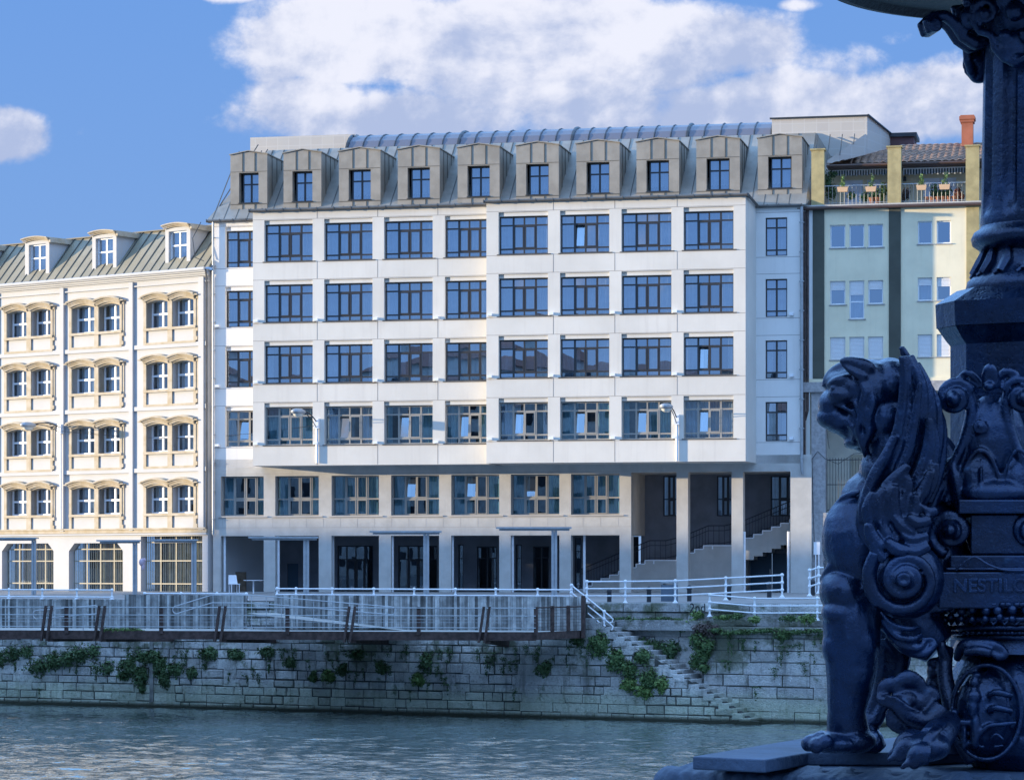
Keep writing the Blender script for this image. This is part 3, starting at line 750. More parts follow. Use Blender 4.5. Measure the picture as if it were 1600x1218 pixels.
# ground floor grilles
M_gl = mat('cream iron grille', (.36,.33,.26), .6, .1, 4); 
for o in gops:
    g = MB(); z1 = o[3]; n = 14; w = o[1]-o[0]
    for i in range(n*2+1):
        x = o[0]+w*i/(n*2); g.tube([(x,.42,-.3),(x,.42,z1)], .026, 4)
    for zz in (.35, 1.55, z1-.35): g.box(o[0], o[1], .38, .41, zz, zz+.06)
    for i in range(1, 4): g.box(o[0]+w*i/4-.035, o[0]+w*i/4+.035, .375, .415, -.3, z1)
    g.build('window_grille', M_gl, left)
    wn = MB(); wn.face([(o[0],.62,-.3),(o[1],.62,-.3),(o[1],.62,z1),(o[0],.62,z1)]); wn.build('window', M_glass_lo, left, recalc=False)
    cv = MB(); n = 60; ph = lr.random()*9
    pts = [(o[0]+w*i/n, .95+.06*math.sin(i*.9+ph)+.04*math.sin(i*.37)) for i in range(n+1)]
    for i, (p, q) in enumerate(zip(pts, pts[1:])):
        if (i*7+int(ph*3)) % 15 in (0, 1, 2, 5, 6, 9): continue
        cv.face([(p[0],p[1],-.2),(q[0],q[1],-.2),(q[0],q[1],z1),(p[0],p[1],z1)])
    cv.build('curtain', mat('warm blind', (.40,.34,.24), .9, .2, 3.), left, recalc=False)
    b_ = MB(); b_.box(o[0], o[1], 1.6, 1.65, -.4, z1+.2); b_.build('room_wall', M_dark, left)
# mansard
rw = 1.9; rh = L.z(200, 364.5, -rw)-eL-.04
mb = MB(); mb.face([(x_beg,-.3,eL+.1),(x_end+.3,-.3,eL+.1),(x_end+.3,rw,eL+rh),(x_beg,rw,eL+rh)]); mb.face([(x_beg,rw,eL+rh),(x_end+.3,rw,eL+rh),(x_end+.3,12,eL+rh+.5),(x_beg,12,eL+rh+.5)])
mb.face([(x_end+.3,-.3,eL+.1),(x_end+.3,12,eL+.1),(x_end+.3,12,eL+rh+.5),(x_end+.3,rw,eL+rh)])
mb.build('mansard_roof', M_lroof, left, recalc=False)
s = MB(); x = x_beg
while x < x_end+.2:
    s.hexa([(x-.02,-.33,eL+.12),(x+.02,-.33,eL+.12),(x+.02,-.2,eL+.1),(x-.02,-.2,eL+.1),(x-.02,rw-.05,eL+rh+.03),(x+.02,rw-.05,eL+rh+.03),(x+.02,rw,eL+rh),(x-.02,rw,eL+rh)]); x += .635
s.box(x_beg, x_end+.35, rw-.1, rw+.1, eL+rh, eL+rh+.06)
s.build('roof_seams', M_seam, left)
for (a, b, wa, wb_, yt, yb_) in ((37,79,45,71.5,377,426),(142,184,149.5,176.5,367.5,418),(256,299.5,263.5,291.6,355.5,407),(None,)*6):
    if a is None: xa = L.u(37,-.1)-bw; xb = L.u(79,-.1)-bw; wx = (L.u(45,-.1)-bw, L.u(71.5,-.1)-bw); zt = L.z(45,377)
    else: xa, xb = L.u(a,-.1), L.u(b,-.1); wx = (L.u(wa,-.1), L.u(wb_,-.1)); zt = L.z((a+b)/2, yt)
    zt = eL+2.36; zb = eL+.52
    d = MB(); pierced(d, xa+.1, xb-.1, zb-.1, zt, [(wx[0], wx[1], zb, zt-.2, .25)], .1)
    for xx in (xa+.1, xb-.1): d.face([(xx,.1,zb-.1),(xx,rw+.2,zb-.1),(xx,rw+.2,zt),(xx,.1,zt)])
    d.face([(xa+.1,.1,zt),(xb-.1,.1,zt),(xb-.1,rw+.2,zt),(xa+.1,rw+.2,zt)])
    do = d.build('dormer', M_lwhite, left)
    h = MB(); 
    for k, (dz, yo) in enumerate(((.0,.02),(.06,-.06),(.12,-.13))):
        h.tube([(x, yo, z+dz) for x, z in arch_pts(xa+.08-.02*k, xb-.08+.02*k, zt-.05, .16)], .035, 6)
    ap = arch_pts(xa+.04, xb-.04, zt-.05, .16); 
    for p, q in zip(ap, ap[1:]): h.hexa([(p[0],-.2,p[1]+.12),(q[0],-.2,q[1]+.12),(q[0],rw+.3,q[1]+.10),(p[0],rw+.3,p[1]+.10),(p[0],-.2,p[1]+.17),(q[0],-.2,q[1]+.17),(q[0],rw+.3,q[1]+.2),(p[0],rw+.3,p[1]+.2)])
    h.box(xb-.12, xb+.06, .02, rw, zt-.16, zt+.05)
    h.build('dormer_hood', M_lstone, do)
    window(do, wx[0], wx[1], zb, zt-.2, .28, (.5,), (.55,), M_framew, .09, 'full', rnd=lr)
pp = pipe([(x_end+.1,-.3,eL),(x_end+.1,-.2,eL-.4),(x_end+.1,-.2,gz+.3)], .05); pp.build('downpipe', M_gutter, left)
cb = MB(); cb.tube([(x_end-.2,-.3,eL+rh-.1),(x_end-.5,-.6,eL+1.6),(x_end-.35,-.6,eL+.6),(x_end+.1,-.4,eL+.4)], .02, 5); cb.build('roof_cable', M_darkmetal, left)

# ------------------------------------------------------------------ yellow building on the right
YW = -.3; M_yel = mat('pale yellow render', (.78,.70,.51), .88, .05, .7, .12, 30, streak=.22, streakcol=(.45,.40,.26))
M_och = mat('ochre pier', (.44,.36,.18), .9, .12, 2.5, .25, 25, streak=.3, streakcol=(.2,.17,.1))
M_och_shade = mat('shaded ochre pilaster', (.085,.09,.075), .9, .1, 1.)  # ochre pilasters in shadow; the shade is put into this darker colour
M_gran = mat('speckled granite', (.42,.41,.42), .7, .14, 6., .1, 60, fine=.25)
M_brown = mat('brown fascia', (.085,.05,.04), .5, .1)
M_tiles = mat('clay roof tiles', (.38,.22,.14), .9, .25, 2.5, .2, 15, col2=(.17,.11,.085))
yel = thing('apartment_building', 'pale yellow building with a roof terrace and clay tiles, right of the large white one', 'building', M.loc(), -M.a)
yo = -YW
def yu(px, w=YW): return M.u(px, w)
def yz(py, px=1400, w=YW): return M.z(px, py, w)
tz = yz(324.5); y0x, y1x = yu(1256), yu(1700)
yops = []
wins = []
for a, b in ((1297,1321),(1327,1350.5),(1356.5,1380)):
    for i, (t, bt) in enumerate(((349,385),(437,474),(525,560.5))):
        if i == 1 and a == 1327: bt = 497
        wins.append((yu(a), yu(b), yz(bt), yz(t), i)); 
for a, b in ((1434,1456.5),(1463.5,1486),(1546,1568),(1576,1599)):
    for i, (t, bt) in enumerate(((346.5,382),(434.5,470.5),(523,558))): wins.append((yu(a), yu(b), yz(bt), yz(t), i))
yops = [(a, b, c, d, .16) for a, b, c, d, i in wins]
zg = yz(590)
mb = MB(); pierced(mb, y0x, y1x, zg, tz, yops, yo); mb.face([(y1x,yo,zg),(y1x,yo+12,zg),(y1x,yo+12,tz),(y1x,yo,tz)]); mb.face([(y0x,yo,zg),(y0x,yo+12,zg),(y0x,yo+12,tz),(y0x,yo,tz)]); mb.build('front_wall', M_yel, yel)
bk = MB(); bk.box(y0x+.1, y1x-.1, yo+1.1, yo+1.15, zg, tz-.1); bk.build('room_wall', M_dark, yel)
M_shut = mat('white roller shutter', (.72,.72,.74), .6, .03)
yr = random.Random(11)
for k, (a, b, c, d, i) in enumerate(wins):
    wo = window(yel, a, b, c, d, yo+.10, (), (.45,) if (d-c) > 1.5 else (), M_framew, .07, 'full' if i == 1 and k % 2 == 0 else None, rnd=yr)
    frac = (0, .36, .97)[i]
    if i == 1 and k == 10: frac = .34
    if frac:
        s = MB(); h = (d-c)*frac; nb = int(h/.065)
        for q in range(nb): s.box(a+.05, b-.05, yo+.075, yo+.095, d-.06-(q+1)*.065+.008, d-.06-q*.065)
        s.build('roller_shutter', M_shut, wo)
    s = MB(); s.box(a-.05, b+.08, yo-.05, yo+.1, c-.05, c-.006); s.build('sill', M_gran, wo)
for a, b, m_, lab in ((1270,1288,M_och_shade,None),(1389,1407.5,M_och_shade,None),(1510,1530,M_och,None)):
    s = MB(); s.box(yu(a), yu(b), yo-.06, yo, zg, tz-.02); s.build('pilaster', m_, yel)
s = MB(); s.box(yu(1256), yu(1270), yo-.02, yo, zg, tz-.02); s.build('edge_strip', M_white, yel)
s = MB(); s.box(y0x-.3, y1x, yo-.22, yo+.1, tz-.02, tz+.13); s.tube([(y0x-.3,yo-.22,tz+.05),(y1x,yo-.22,tz+.05)], .09, 8); s.build('terrace_fascia', M_brown, yel)
s = MB(); s.box(y0x, y1x, yo-.14, yo+3.6, tz+.131, tz+.22); s.build('terrace_floor', M_conc, yel)
pz = yz(236, 1400)
for a, b, dz in ((1268,1288,yz(235,1278)),(1387,1408,yz(230.5,1398)),(1509,1530,yz(229,1520)),(1640,1661,yz(227,1650))):
    s = MB(); s.box(yu(a), yu(b), yo-.10, yo+.45, tz+.13, dz); s.box(yu(a)-.06, yu(b)+.06, yo-.16, yo+.5, dz+.002, dz+.07); s.build('terrace_pier', M_och, yel)
tw = -2.7; tb = -tw
dz_t, dz_b = M.z(1350, 281, tw), tz+.2
doors = [(M.u(1320,tw), M.u(1348,tw)), (M.u(1354,tw), M.u(1376,tw)), (M.u(1443,tw), M.u(1494,tw))]
mb = MB(); pierced(mb, y0x+.3, y1x, tz, M.z(1400,255,tw), [(a,b,dz_b,dz_t,.15) for a, b in doors], tb); mb.build('terrace_back_wall', M_yel, yel)
M_lil = mat('pale lilac door', (.80,.84,.95), .6, .04)
for a, b in doors:
    d = MB(); n = 2 if b-a > 1.2 else 1; w = (b-a)/n
    for k in range(n):
        d.box(a+k*w+.01, a+(k+1)*w-.01, tb+.1, tb+.14, dz_b, dz_t)
        d.box(a+k*w+.14, a+(k+1)*w-.14, tb+.08, tb+.1, dz_b+.2, dz_b+.85); d.box(a+k*w+.14, a+(k+1)*w-.14, tb+.08, tb+.1, dz_b+1.0, dz_t-.15)
    d.build('terrace_door', M_lil, yel)
# awnings
M_aw1 = mat('awning white', (.62,.66,.72), .9, .05); M_aw2 = mat('awning blue', (.035,.06,.09), .9, .05)
for a, b, yt in ((1296,1387.5,265.5),(1411,1508.5,263)):
    w = -1.9; x0, x1 = M.u(a, w), M.u(b, w); zt = M.z((a+b)/2, yt, w); s = MB(); n = 44; 
    for k in range(n):
        xa, xb = x0+(x1-x0)*k/n, x0+(x1-x0)*(k+1)/n; dr = .30-.05*abs(math.sin(k*PI/4))
        s.hexa([(xa,1.9,zt-dr),(xb,1.9,zt-dr),(xb,1.93,zt-dr),(xa,1.93,zt-dr),(xa,1.9,zt),(xb,1.9,zt),(xb,1.93,zt),(xa,1.93,zt)], k % 2)
        s.hexa([(xa,1.93,zt-.02),(xb,1.93,zt-.02),(xb,3.7,zt+.35),(xa,3.7,zt+.35),(xa,1.93,zt),(xb,1.93,zt),(xb,3.7,zt+.38),(xa,3.7,zt+.38)], k % 2)
    ao = s.build('awning', [M_aw1, M_aw2], yel); q = MB(); q.tube([(x0,1.88,zt+.03),(x1,1.88,zt+.03)], .045, 6); q.build('awning_bar', M_whitemetal, ao)
# tiled roof
rw0 = -.9; xa, xb = M.u(1292, rw0), y1x; ze = M.z(1400, 254.5, rw0); yr1 = 4.9; zr = M.z(1450, 225.5, -yr1)
mb = MB(); nx = int((xb-xa)/.045); pts0, pts1 = [], []
for i in range(nx+1):
    x = xa+(xb-xa)*i/nx; h = .07*abs(math.sin(PI*x/.34)); 
    xl = max(x, xa+0); hip = 0.; yy1 = yr1
    dx = x-xa
    if dx < 3.4: yy1 = .9+(yr1-.9)*(dx/3.4)
    t = (yy1-.9)/(yr1-.9); pts0.append((x, .9, ze+h)); pts1.append((x, yy1+.001, ze+(zr-ze)*t+h*.5))
K = 11
for i in range(nx):
    for k in range(K):
        def lp(p, q, t, step=0): return (p[0]+(q[0]-p[0])*t, p[1]+(q[1]-p[1])*t, p[2]+(q[2]-p[2])*t+step)
        st_ = .025
        mb.face([lp(pts0[i],pts1[i],k/K,st_), lp(pts0[i+1],pts1[i+1],k/K,st_), lp(pts0[i+1],pts1[i+1],(k+1)/K,-.0), lp(pts0[i],pts1[i],(k+1)/K,-.0)])
mb.build('tiled_roof', M_tiles, yel, recalc=False)
mb = MB(); mb.box(xa, xb, 1.0, 4.2, ze-.14, ze-.02); mb.tube([(xa,.85,ze-.06),(xb,.85,ze-.06)], .07, 6); mb.build('roof_eave', M_brown, yel)
mb = MB(); mb.face([(xa+3.4,yr1,zr),(xb,yr1,zr),(xb,10,ze),(xa,10,ze),(xa,.9,ze)]); mb.build('roof_back', M_tiles, yel)
M_chim = mat('red chimney render', (.42,.14,.08), .8, .1, 1.5, .1); M_pur = mat('purple brick block', (.13,.07,.075), .8, .1)
w = -4.; x0, x1 = M.u(1500.5,w), M.u(1522,w); zt = M.z(1511,180,w); s = MB(); s.box(x0+.06, x1-.06, 4., 4.7, ze+.3, zt-.35); s.box(x0, x1, 3.93, 4.77, zt-.35, zt-.22); s.box(x0-.05, x1+.05, 3.88, 4.82, zt-.22+.002, zt-.06); s.box(x0, x1, 3.93, 4.77, zt-.06+.002, zt); s.build('chimney', M_chim, yel)
w = -8; x0, x1 = M.u(1382,w), M.u(1428,w); zt = M.z(1405,208,w); s = MB(); s.box(x0, x1, 8., 10, ze, zt-.2); s.build('stair_tower', M_pur, yel); s = MB(); s.box(x0-.15, x1+.15, 7.85, 10.2, zt-.198, zt); s.build('stair_tower_cap', M_darkmetal, yel)
# railings of the terrace
for a, b in ((1288,1387),(1408,1509),(1530,1640)):
    s = MB(); x0, x1 = yu(a), yu(b); z = tz+.22; zt = z+.95; y = yo+.15; n = int((x1-x0)/.19)
    for k in range(n+1): x = x0+(x1-x0)*k/n; s.tube([(x,y,z),(x,y,zt)], .011, 4)
    s.tube([(x0,y,zt),(x1,y,zt)], .022, 5); s.tube([(x0,y,z+.1),(x1,y,z+.1)], .016, 4); s.build('terrace_railing', M_steel, yel)
# lower part: string course, columns, recessed entry with a gate
s = MB(); s.box(yu(1256), y1x, yo-.25, yo+.3, yz(611), yz(595.5)); s.build('string_course', M_gran, yel)
s = MB(); s.box(yu(1256), y1x, yo-.05, yo+3, yz(595.4), zg); s.build('lintel_band', M_yel, yel)
for a, b, m_ in ((1268,1290,M_gran),(1486,1520,M_gran),(1640,1668,M_gran)):
    s = MB(); s.box(yu(a), yu(b), yo-.08, yo+.6, yz(800), yz(611.2)); s.box(yu(a)-.02, yu(b)+.05, yo-.12, yo+.62, -.3, yz(800.4)); s.build('column', m_, yel)
ew = -3.2
s = MB(); s.face([(y0x,3.2,-.4),(y1x,3.2,-.4),(y1x,3.2,yz(595)),(y0x,3.2,yz(595))]); s.build('entry_wall', mat('entry pale render', (.58,.57,.50), .9, .06), yel)
s = MB(); s.box(yu(1290), yu(1486), yo+.0, yo+2.8, -.3, yz(800)); s.build('entry_plinth', M_white, yel)
s = MB(); x0, x1 = yu(1292), yu(1486); z0, z1 = yz(799), yz(714); n = int((x1-x0)/.14)
for k in range(n+1): x = x0+(x1-x0)*k/n; s.tube([(x,yo+.1,z0),(x,yo+.1,z1)], .012, 4)
for z in (z0+.1, z0+1.35, z1-.1): s.tube([(x0,yo+.1,z),(x1,yo+.1,z)], .02, 4)
s.build('entry_gate', M_darkmetal, yel)
s = MB(); s.box(yu(1322), yu(1368), 3.12, 3.19, yz(800), yz(706)); s.build('entry_door', mat('entry door grey', (.40,.38,.30), .6, .1), yel)
s = MB(); s.tube([(yu(1262),yo-.1,tz),(yu(1262),yo-.1,yz(640)),(yu(1258),yo-.1,yz(655))], .07, 8); s.tube([(yu(1256),yo-.12,tz-.1),(yu(1256),yo-.12,.3)], .10, 8); s.build('downpipe', M_rust, yel)
s = MB(); s.tube([(yu(1290),yo-.1,yz(640)),(yu(1291),yo-.12,yz(660)),(yu(1296),yo-.12,yz(700))], .012, 4); s.tube([(yu(1269),yo-.12,yz(716)),(yu(1278),yo-.12,yz(704)),(yu(1290),yo-.12,yz(716)),(yu(1310),yo-.12,yz(724)),(yu(1335),yo-.12,yz(708)),(yu(1360),yo-.12,yz(706))], .014, 4)
s.tube([(yu(1269),yo-.12,yz(716)),(yu(1271),yo-.12,yz(800)),(yu(1274),yo-.12,yz(880))], .014, 4); s.build('loose_cable', M_darkmetal, yel)
s = MB(); s.box(yu(1272), yu(1282), yo-.22, yo-.12, yz(866), yz(846)); s.tube([(yu(1275),yo-.18,0),(yu(1275),yo-.18,yz(866))], .035, 6); s.tube([(yu(1280),yo-.18,0),(yu(1280),yo-.18,yz(866))], .035, 6); s.build('meter_box', M_whitemetal, yel)
s = MB(); s.box(M.u(1414,tw)-.07, M.u(1414,tw)+.07, tb-.25, tb-.1, M.z(1414,284,tw), M.z(1414,277,tw)); s.tube([(M.u(1414,tw),tb-.18,M.z(1414,277,tw)),(M.u(1414,tw),tb,M.z(1414,274,tw))], .02, 5); s.build('wall_lantern', M_darkmetal, yel)
# ------------------------------------------------------------------ quay, stairs and walkway
def stone_mat(name='quay stone'):
    mt = bpy.data.materials.new(name); mt.use_nodes = True; k = N(mt.node_tree); b = k.n['Principled BSDF']; b.inputs['Roughness'].default_value = .92; b.inputs['Specular IOR Level'].default_value = .2
    tc = k.new('ShaderNodeTexCoord'); v = tc.outputs['Object']; sep = k.new('ShaderNodeSeparateXYZ'); k.link(v, sep.inputs[0]); z = sep.outputs[2]
    at = k.new('ShaderNodeAttribute'); at.attribute_name = 'tone'
    n1 = k.noise(v, .5, 6, .65); n2 = k.noise(v, 3.5, 6, .7); n3 = k.noise(v, 14, 4, .7)
    c = k.mix(k.rng(n1, .35, .65), (.52,.52,.51), (.32,.325,.33)); c = k.mix(k.m('MULTIPLY', k.rng(n2, .5, .72), .75), c, (.19,.19,.17))
    c = k.mix(k.m('MULTIPLY', k.rng(n2, .42, .28), .6), c, (.72,.72,.70))
    c = k.mix(k.m('MULTIPLY', k.rng(n3, .55, .7), .55), c, (.15,.155,.15))
    mp = k.new('ShaderNodeMapping'); k.link(v, mp.inputs[0]); mp.inputs['Scale'].default_value = (1.6, 1.6, .16)
    c = k.mix(k.m('MULTIPLY', k.rng(k.noise(mp.outputs[0], 1., 6, .7), .52, .74), .7), c, (.09,.095,.09))
    zz = k.m('ADD', z, k.m('MULTIPLY', k.m('SUBTRACT', n1, .5), 1.6))
    c = k.mix(k.m('MULTIPLY', k.rng(zz, -3.7, -4.7), .42), c, (.30,.37,.20))          # algae up to the tide line
    c = k.mix(k.m('MULTIPLY', k.rng(k.noise(v, 1.1, 5, .7), .58, .72), .8), c, (.055,.085,.04))
    mo = k.m('MULTIPLY', k.rng(k.noise(v, .33, 5, .7), .50, .60), k.rng(zz, -3.9, -2.6)); c = k.mix(k.m('MULTIPLY', mo, .8), c, k.mix(n2, (.05,.075,.035), (.14,.15,.10)))
    c = k.mix(k.rng(z, -5.02, -5.22), c, (.045,.05,.035))
    t = k.m('ADD', k.m('MULTIPLY', at.outputs['Fac'], .5), .98); c = k.mix(1., c, k.comb(t, t, t), 'MULTIPLY')
    k.link(c, b.inputs['Base Color'])
    bn = k.new('ShaderNodeBump'); bn.inputs['Strength'].default_value = 1.; bn.inputs['Distance'].default_value = .12
    k.link(k.m('ADD', n2, k.m('MULTIPLY', n3, .5)), bn.inputs['Height']); k.link(bn.outputs[0], b.inputs['Normal']); return mt
M_stone = stone_mat(); M_mortar = mat('dark mortar', (.07,.075,.07), .95, .2, 2)
qr = random.Random(21)
def blocks(name, parent, x0, x1, zb, top, y, ch=(.32,.50), bl=(.42,1.25), smooth_frac=.0, back=.5, seed=1, gap=.018):
    """courses of split faced blocks in front of a mortar core; top(x) is the height of the wall"""
    r = random.Random(seed); mb = MB(); tone = []
    z = zb; row = 0
    ztop_ = max(top(x0), top(x1), top((x0+x1)/2))
    while z < ztop_:
        h = r.uniform(*ch); x = x0-r.random()*.8
        while x < x1:
            l = r.uniform(*bl); a, b = max(x, x0), min(x+l, x1); x += l
            if b-a < .12: continue
            tt = min(top(a), top(b)); zt = min(z+h, tt)
            if zt-z < .10: continue
            g = gap*r.uniform(.6, 1.9); o = r.uniform(-.02, .035); e = r.uniform(.015, .04); tn = r.random()
            if r.random() < smooth_frac: g = .003; o = 0; tn = .55+.1*r.random(); e = .004
            j = lambda: r.uniform(-.035, .035)*(0 if e < .01 else 1)
            A = [(a+g,y,z+g),(b-g,y,z+g),(b-g,y,zt-g),(a+g,y,zt-g)]
            Bf = [(a+g+e+j(),y-.035-o,z+g+e+j()),(b-g-e+j(),y-.035-o,z+g+e+j()),(b-g-e+j(),y-.035-o,zt-g-e+j()),(a+g+e+j(),y-.035-o,zt-g-e+j())]
            for q in range(4):
                q2 = (q+1) % 4; mb.face([A[q], A[q2], Bf[q2], Bf[q]]); tone.append(tn)
            mb.face(Bf); tone.append(tn)
        z += h; row += 1
    o_ = mb.build(name, M_stone, parent, attr=tone); return o_
def text_mesh(to):
    bpy.context.view_layer.update(); dg = bpy.context.evaluated_depsgraph_get(); me = bpy.data.meshes.new_from_object(to.evaluated_get(dg)); o = bpy.data.objects.new('lettering', me); COL.objects.link(o); o.parent = to.parent; o.location = to.location; o.rotation_euler = to.rotation_euler; cu_ = to.data; bpy.data.objects.remove(to); bpy.data.curves.remove(cu_); return o
quay = thing('quay_wall', 'old stone block river wall with algae and a worn stair cut into it', 'wall', Q.loc(), -Q.a)
qx0 = Q.u(-420); qx1 = Q.u(917); qe = Q.u(1192)
SX0, SX1 = Q.u(893), Q.u(1196); SZ0, SZ1 = -.35, WZ-.15; NS = 26; srun = (SX1-SX0)/NS; srise = (SZ0-SZ1)/NS
def stairz(x): return SZ0-(x-SX0)/(SX1-SX0)*(SZ0-SZ1)
def topA(x): return -.32 if x < qx1 else stairz(x)-.02
blocks('stone_face', quay, qx0, Q.u(1178), WZ-.5, topA, 0., seed=4, smooth_frac=.26)
mb = MB(); pr = [(qx0, WZ-.5), (Q.u(1178), WZ-.5), (Q.u(1178), stairz(Q.u(1178))-.06), (qx1+.01, stairz(qx1)-.06), (qx1, -.33), (qx0, -.33)]
mb.poly(pr, .0, .45); mb.build('wall_core', M_mortar, quay)
fg = MB(); fg.box(qx0, Q.u(1190), -.28, .0, WZ-.4, WZ+.11); fg.build('footing', M_stone, quay)
# back wall of the stair and the wall right of it
rx1 = Q.u(1900); lx = Q.u(1098, -1.0); copz = Q.z(1000, 955, -1.7)
blocks('stone_face', quay, qx1-.6, rx1, WZ-.5, lambda x: copz-.0, 1.75, ch=(.42,.6), bl=(.8,1.6), seed=9, smooth_frac=.45)
mb = MB(); mb.box(qx1-.6, rx1, 1.75, 2.6, WZ-.5, copz-.01); mb.build('wall_core', M_mortar, quay)
ledz = Q.z(1150, 979, -1.0)
blocks('stone_face', quay, lx, rx1, WZ-.5, lambda x: ledz-.3, 1.05, ch=(.40,.55), bl=(.8,1.7), seed=12, smooth_frac=.55)
mb = MB(); mb.box(lx, rx1, 1.05, 1.74, WZ-.5, ledz-.31); mb.build('wall_core', M_mortar, quay)
r = random.Random(4); tone = []; mb = MB(); x = lx-.1
while x < rx1:                                                        # big pale ledge stones
    l = r.uniform(1.3, 2.1); mb.box(x+.012, x+l-.012, .95, 1.76, ledz-.29, ledz); tone += [r.uniform(.5, 1)]*6; x += l
mb.build('ledge_stones', M_stone, quay, attr=tone, bevel=.02)
tone = []; mb = MB(); x = qx1-.5; cz1 = Q.z(1000, 941.5, -1.7)
while x < rx1:                                                        # coping
    l = r.uniform(.8, 1.9); mb.box(x+.012, x+l-.012, 1.62, 2.6, copz+.002, cz1); tone += [r.uniform(.55, 1)]*6; x += l
mb.build('coping_stones', M_stone, quay, attr=tone, bevel=.02)
mb = MB(); mb.box(Q.u(960,-1.), Q.u(1100,-1.), 1.2, 1.76, Q.z(1000,968,-1.2)-.45, Q.z(1000,968,-1.2)); mb.build('stair_shelf', M_stone, quay, bevel=.03)
# painted number on the coping
cu = bpy.data.curves.new('painted_number', 'FONT'); cu.body = '2nd'; cu.size = .50; cu.extrude = .002
to = bpy.data.objects.new('painted_number', cu); COL.objects.link(to); to.parent = quay; to.location = (Q.u(1078,-1.65), 1.612, copz+.03); to.rotation_euler = (PI/2, 0, 0)
to.data.materials.append(M_dark); text_mesh(to)
# worn steps
stairs = thing('stone_stairs', 'worn stone steps going down along the quay wall to the water', 'stairs', Q.loc(), -Q.a)
r = random.Random(8)
for k in range(NS):
    x = SX0+k*srun; z = SZ0-(k+1)*srise+.0
    if k < 2: continue
    s = MB(); j = r.uniform(-.03, .05); w = 1.72
    x0 = x-.05; x1 = x+srun+.10+r.uniform(-.02, .04)
    s.box(x0, x1, .0-.03+j if k < 22 else -.25+j, w, z-srise-.12, z+r.uniform(-.012, .012))
    s.build('step', M_stone, stairs, attr=[r.uniform(.25, .8)]*6, bevel=.03)

# wooden retaining wall
M_wood = mat('grey weathered boards', (.34,.345,.34), .9, .2, 3., .3, 30, col2=(.19,.195,.195), tone=.7, streak=.35, streakcol=(.07,.075,.07))
M_deck = mat('deck concrete', (.38,.38,.36), .9, .15, 1.5, .2, 20, streak=0)
DZ = -1.5
def boards(name, label, a, b, ztf, w=.02, zb=DZ-.2):
    s = MB(); tone = []; r = random.Random(int(a)+5); x = Q.u(a, w); x1 = Q.u(b, w)
    while x < x1:
        l = r.uniform(.085, .17); e = r.uniform(0, .03); z = ztf+r.uniform(-.015, .015)
        s.box(x+.006, min(x+l-.006, x1), -w-.06-e, -w, zb, z); tone += [r.random()]*6; x += l
    s.box(Q.u(a,w), x1, -w, -w+.05, zb, ztf-.03); tone += [.0]*6
    return tag(s.build(name, M_wood, None, Q.loc(), -Q.a, attr=tone), label, 'wall')
zwl = Q.z(100, 935.5); zwr = Q.z(650, 930.5)
boards('board_wall', 'low stretch of vertical weathered boards at the far left behind the walkway', -420, 196, zwl)
boards('board_wall', 'vertical weathered boards behind the walkway, left of the ramp opening', 196, 386, zwr)
boards('board_wall', 'longest stretch of vertical weathered boards, between the ramp opening and the stone stairs', 430, 915, zwr)
# white stepped slabs in the opening
s = MB()
for k in range(3): s.box(Q.u(384), Q.u(433), .2+k*.9, .2+(k+1)*.9+.02, -1.2+k*.28-.28, -1.2+k*.28)
tag(s.build('ramp_steps', M_conc, None, Q.loc(), -Q.a), 'pale steps in the opening between the two stretches of boards', 'steps')

# the walkway
walk = thing('river_walkway', 'cantilevered walkway with a rust brown steel edge above the river', 'walkway', D.loc(), -D.a)
def d_of(px, fr=Q, w=0.):                                          # a quay point in walkway coordinates
    p = fr.P(fr.u(px, w), w, 0) - Vector((D.X0, D.Y0, 0)); return (p.x*D.c-p.y*D.s, p.x*D.s+p.y*D.c)
dx0 = D.u(-260); dx1 = D.u(838); qa = d_of(-300); qb = d_of(914)
poly = [(dx0, 0), (dx1, 0), (qb[0], qb[1]), (dx0, 6.5)]
s = MB(); b = len(s.v); s.hexa([(*poly[0],DZ-.14),(*poly[1],DZ-.14),(*poly[2],DZ-.14),(*poly[3],DZ-.14),(*poly[0],DZ),(*poly[1],DZ),(*poly[2],DZ),(*poly[3],DZ)])
s.build('deck', M_deck, walk)
s = MB(); s.box(dx0, dx1, -.06, -.0, DZ-.30, DZ+.03); s.box(dx0, dx1, -.14, .05, DZ-.33, DZ-.302); s.build('edge_beam', M_rust, walk)
s = MB(); s.hexa([(dx1+.001,-.06,DZ-.30),(qb[0],qb[1]-.06,DZ-.30),(qb[0],qb[1],DZ-.30),(dx1+.001,0,DZ-.3),(dx1+.001,-.06,DZ+.03),(qb[0],qb[1]-.06,DZ+.03),(qb[0],qb[1],DZ+.03),(dx1+.001,0,DZ+.03)]); s.build('edge_beam', M_rust, walk)
pairs = [-130, 79, 162, 350, 552, 762]; singles = [-30, 105, 253, 450, 655, 838]
zr = [D.z(400, y) for y in (948.5, 960.5, 979)]
for p in pairs:
    for k, off in enumerate((-4.5, 4.5)):
        s = MB(); x = D.u(p+off); t = .22; w = .045
        s.hexa([(x-w-t,-.30,DZ-.42),(x+w-t,-.30,DZ-.42),(x+w-t,-.12,DZ-.42),(x-w-t,-.12,DZ-.42),(x-w,-.30,zr[0]+.06),(x+w,-.30,zr[0]+.06),(x+w,-.12,zr[0]+.06),(x-w,-.12,zr[0]+.06)])
        s.build('edge_post', M_rust, walk)
    x = D.u(p); yq = d_of(p)[1]; s = MB()
    s.hexa([(x-.12,-.05,DZ-.45),(x+.12,-.05,DZ-.45),(x+.12,yq,DZ-.75),(x-.12,yq,DZ-.75),(x-.12,-.05,DZ-.15),(x+.12,-.05,DZ-.15),(x+.12,yq,DZ-.15),(x-.12,yq,DZ-.15)]); s.build('bracket', M_rust, walk)
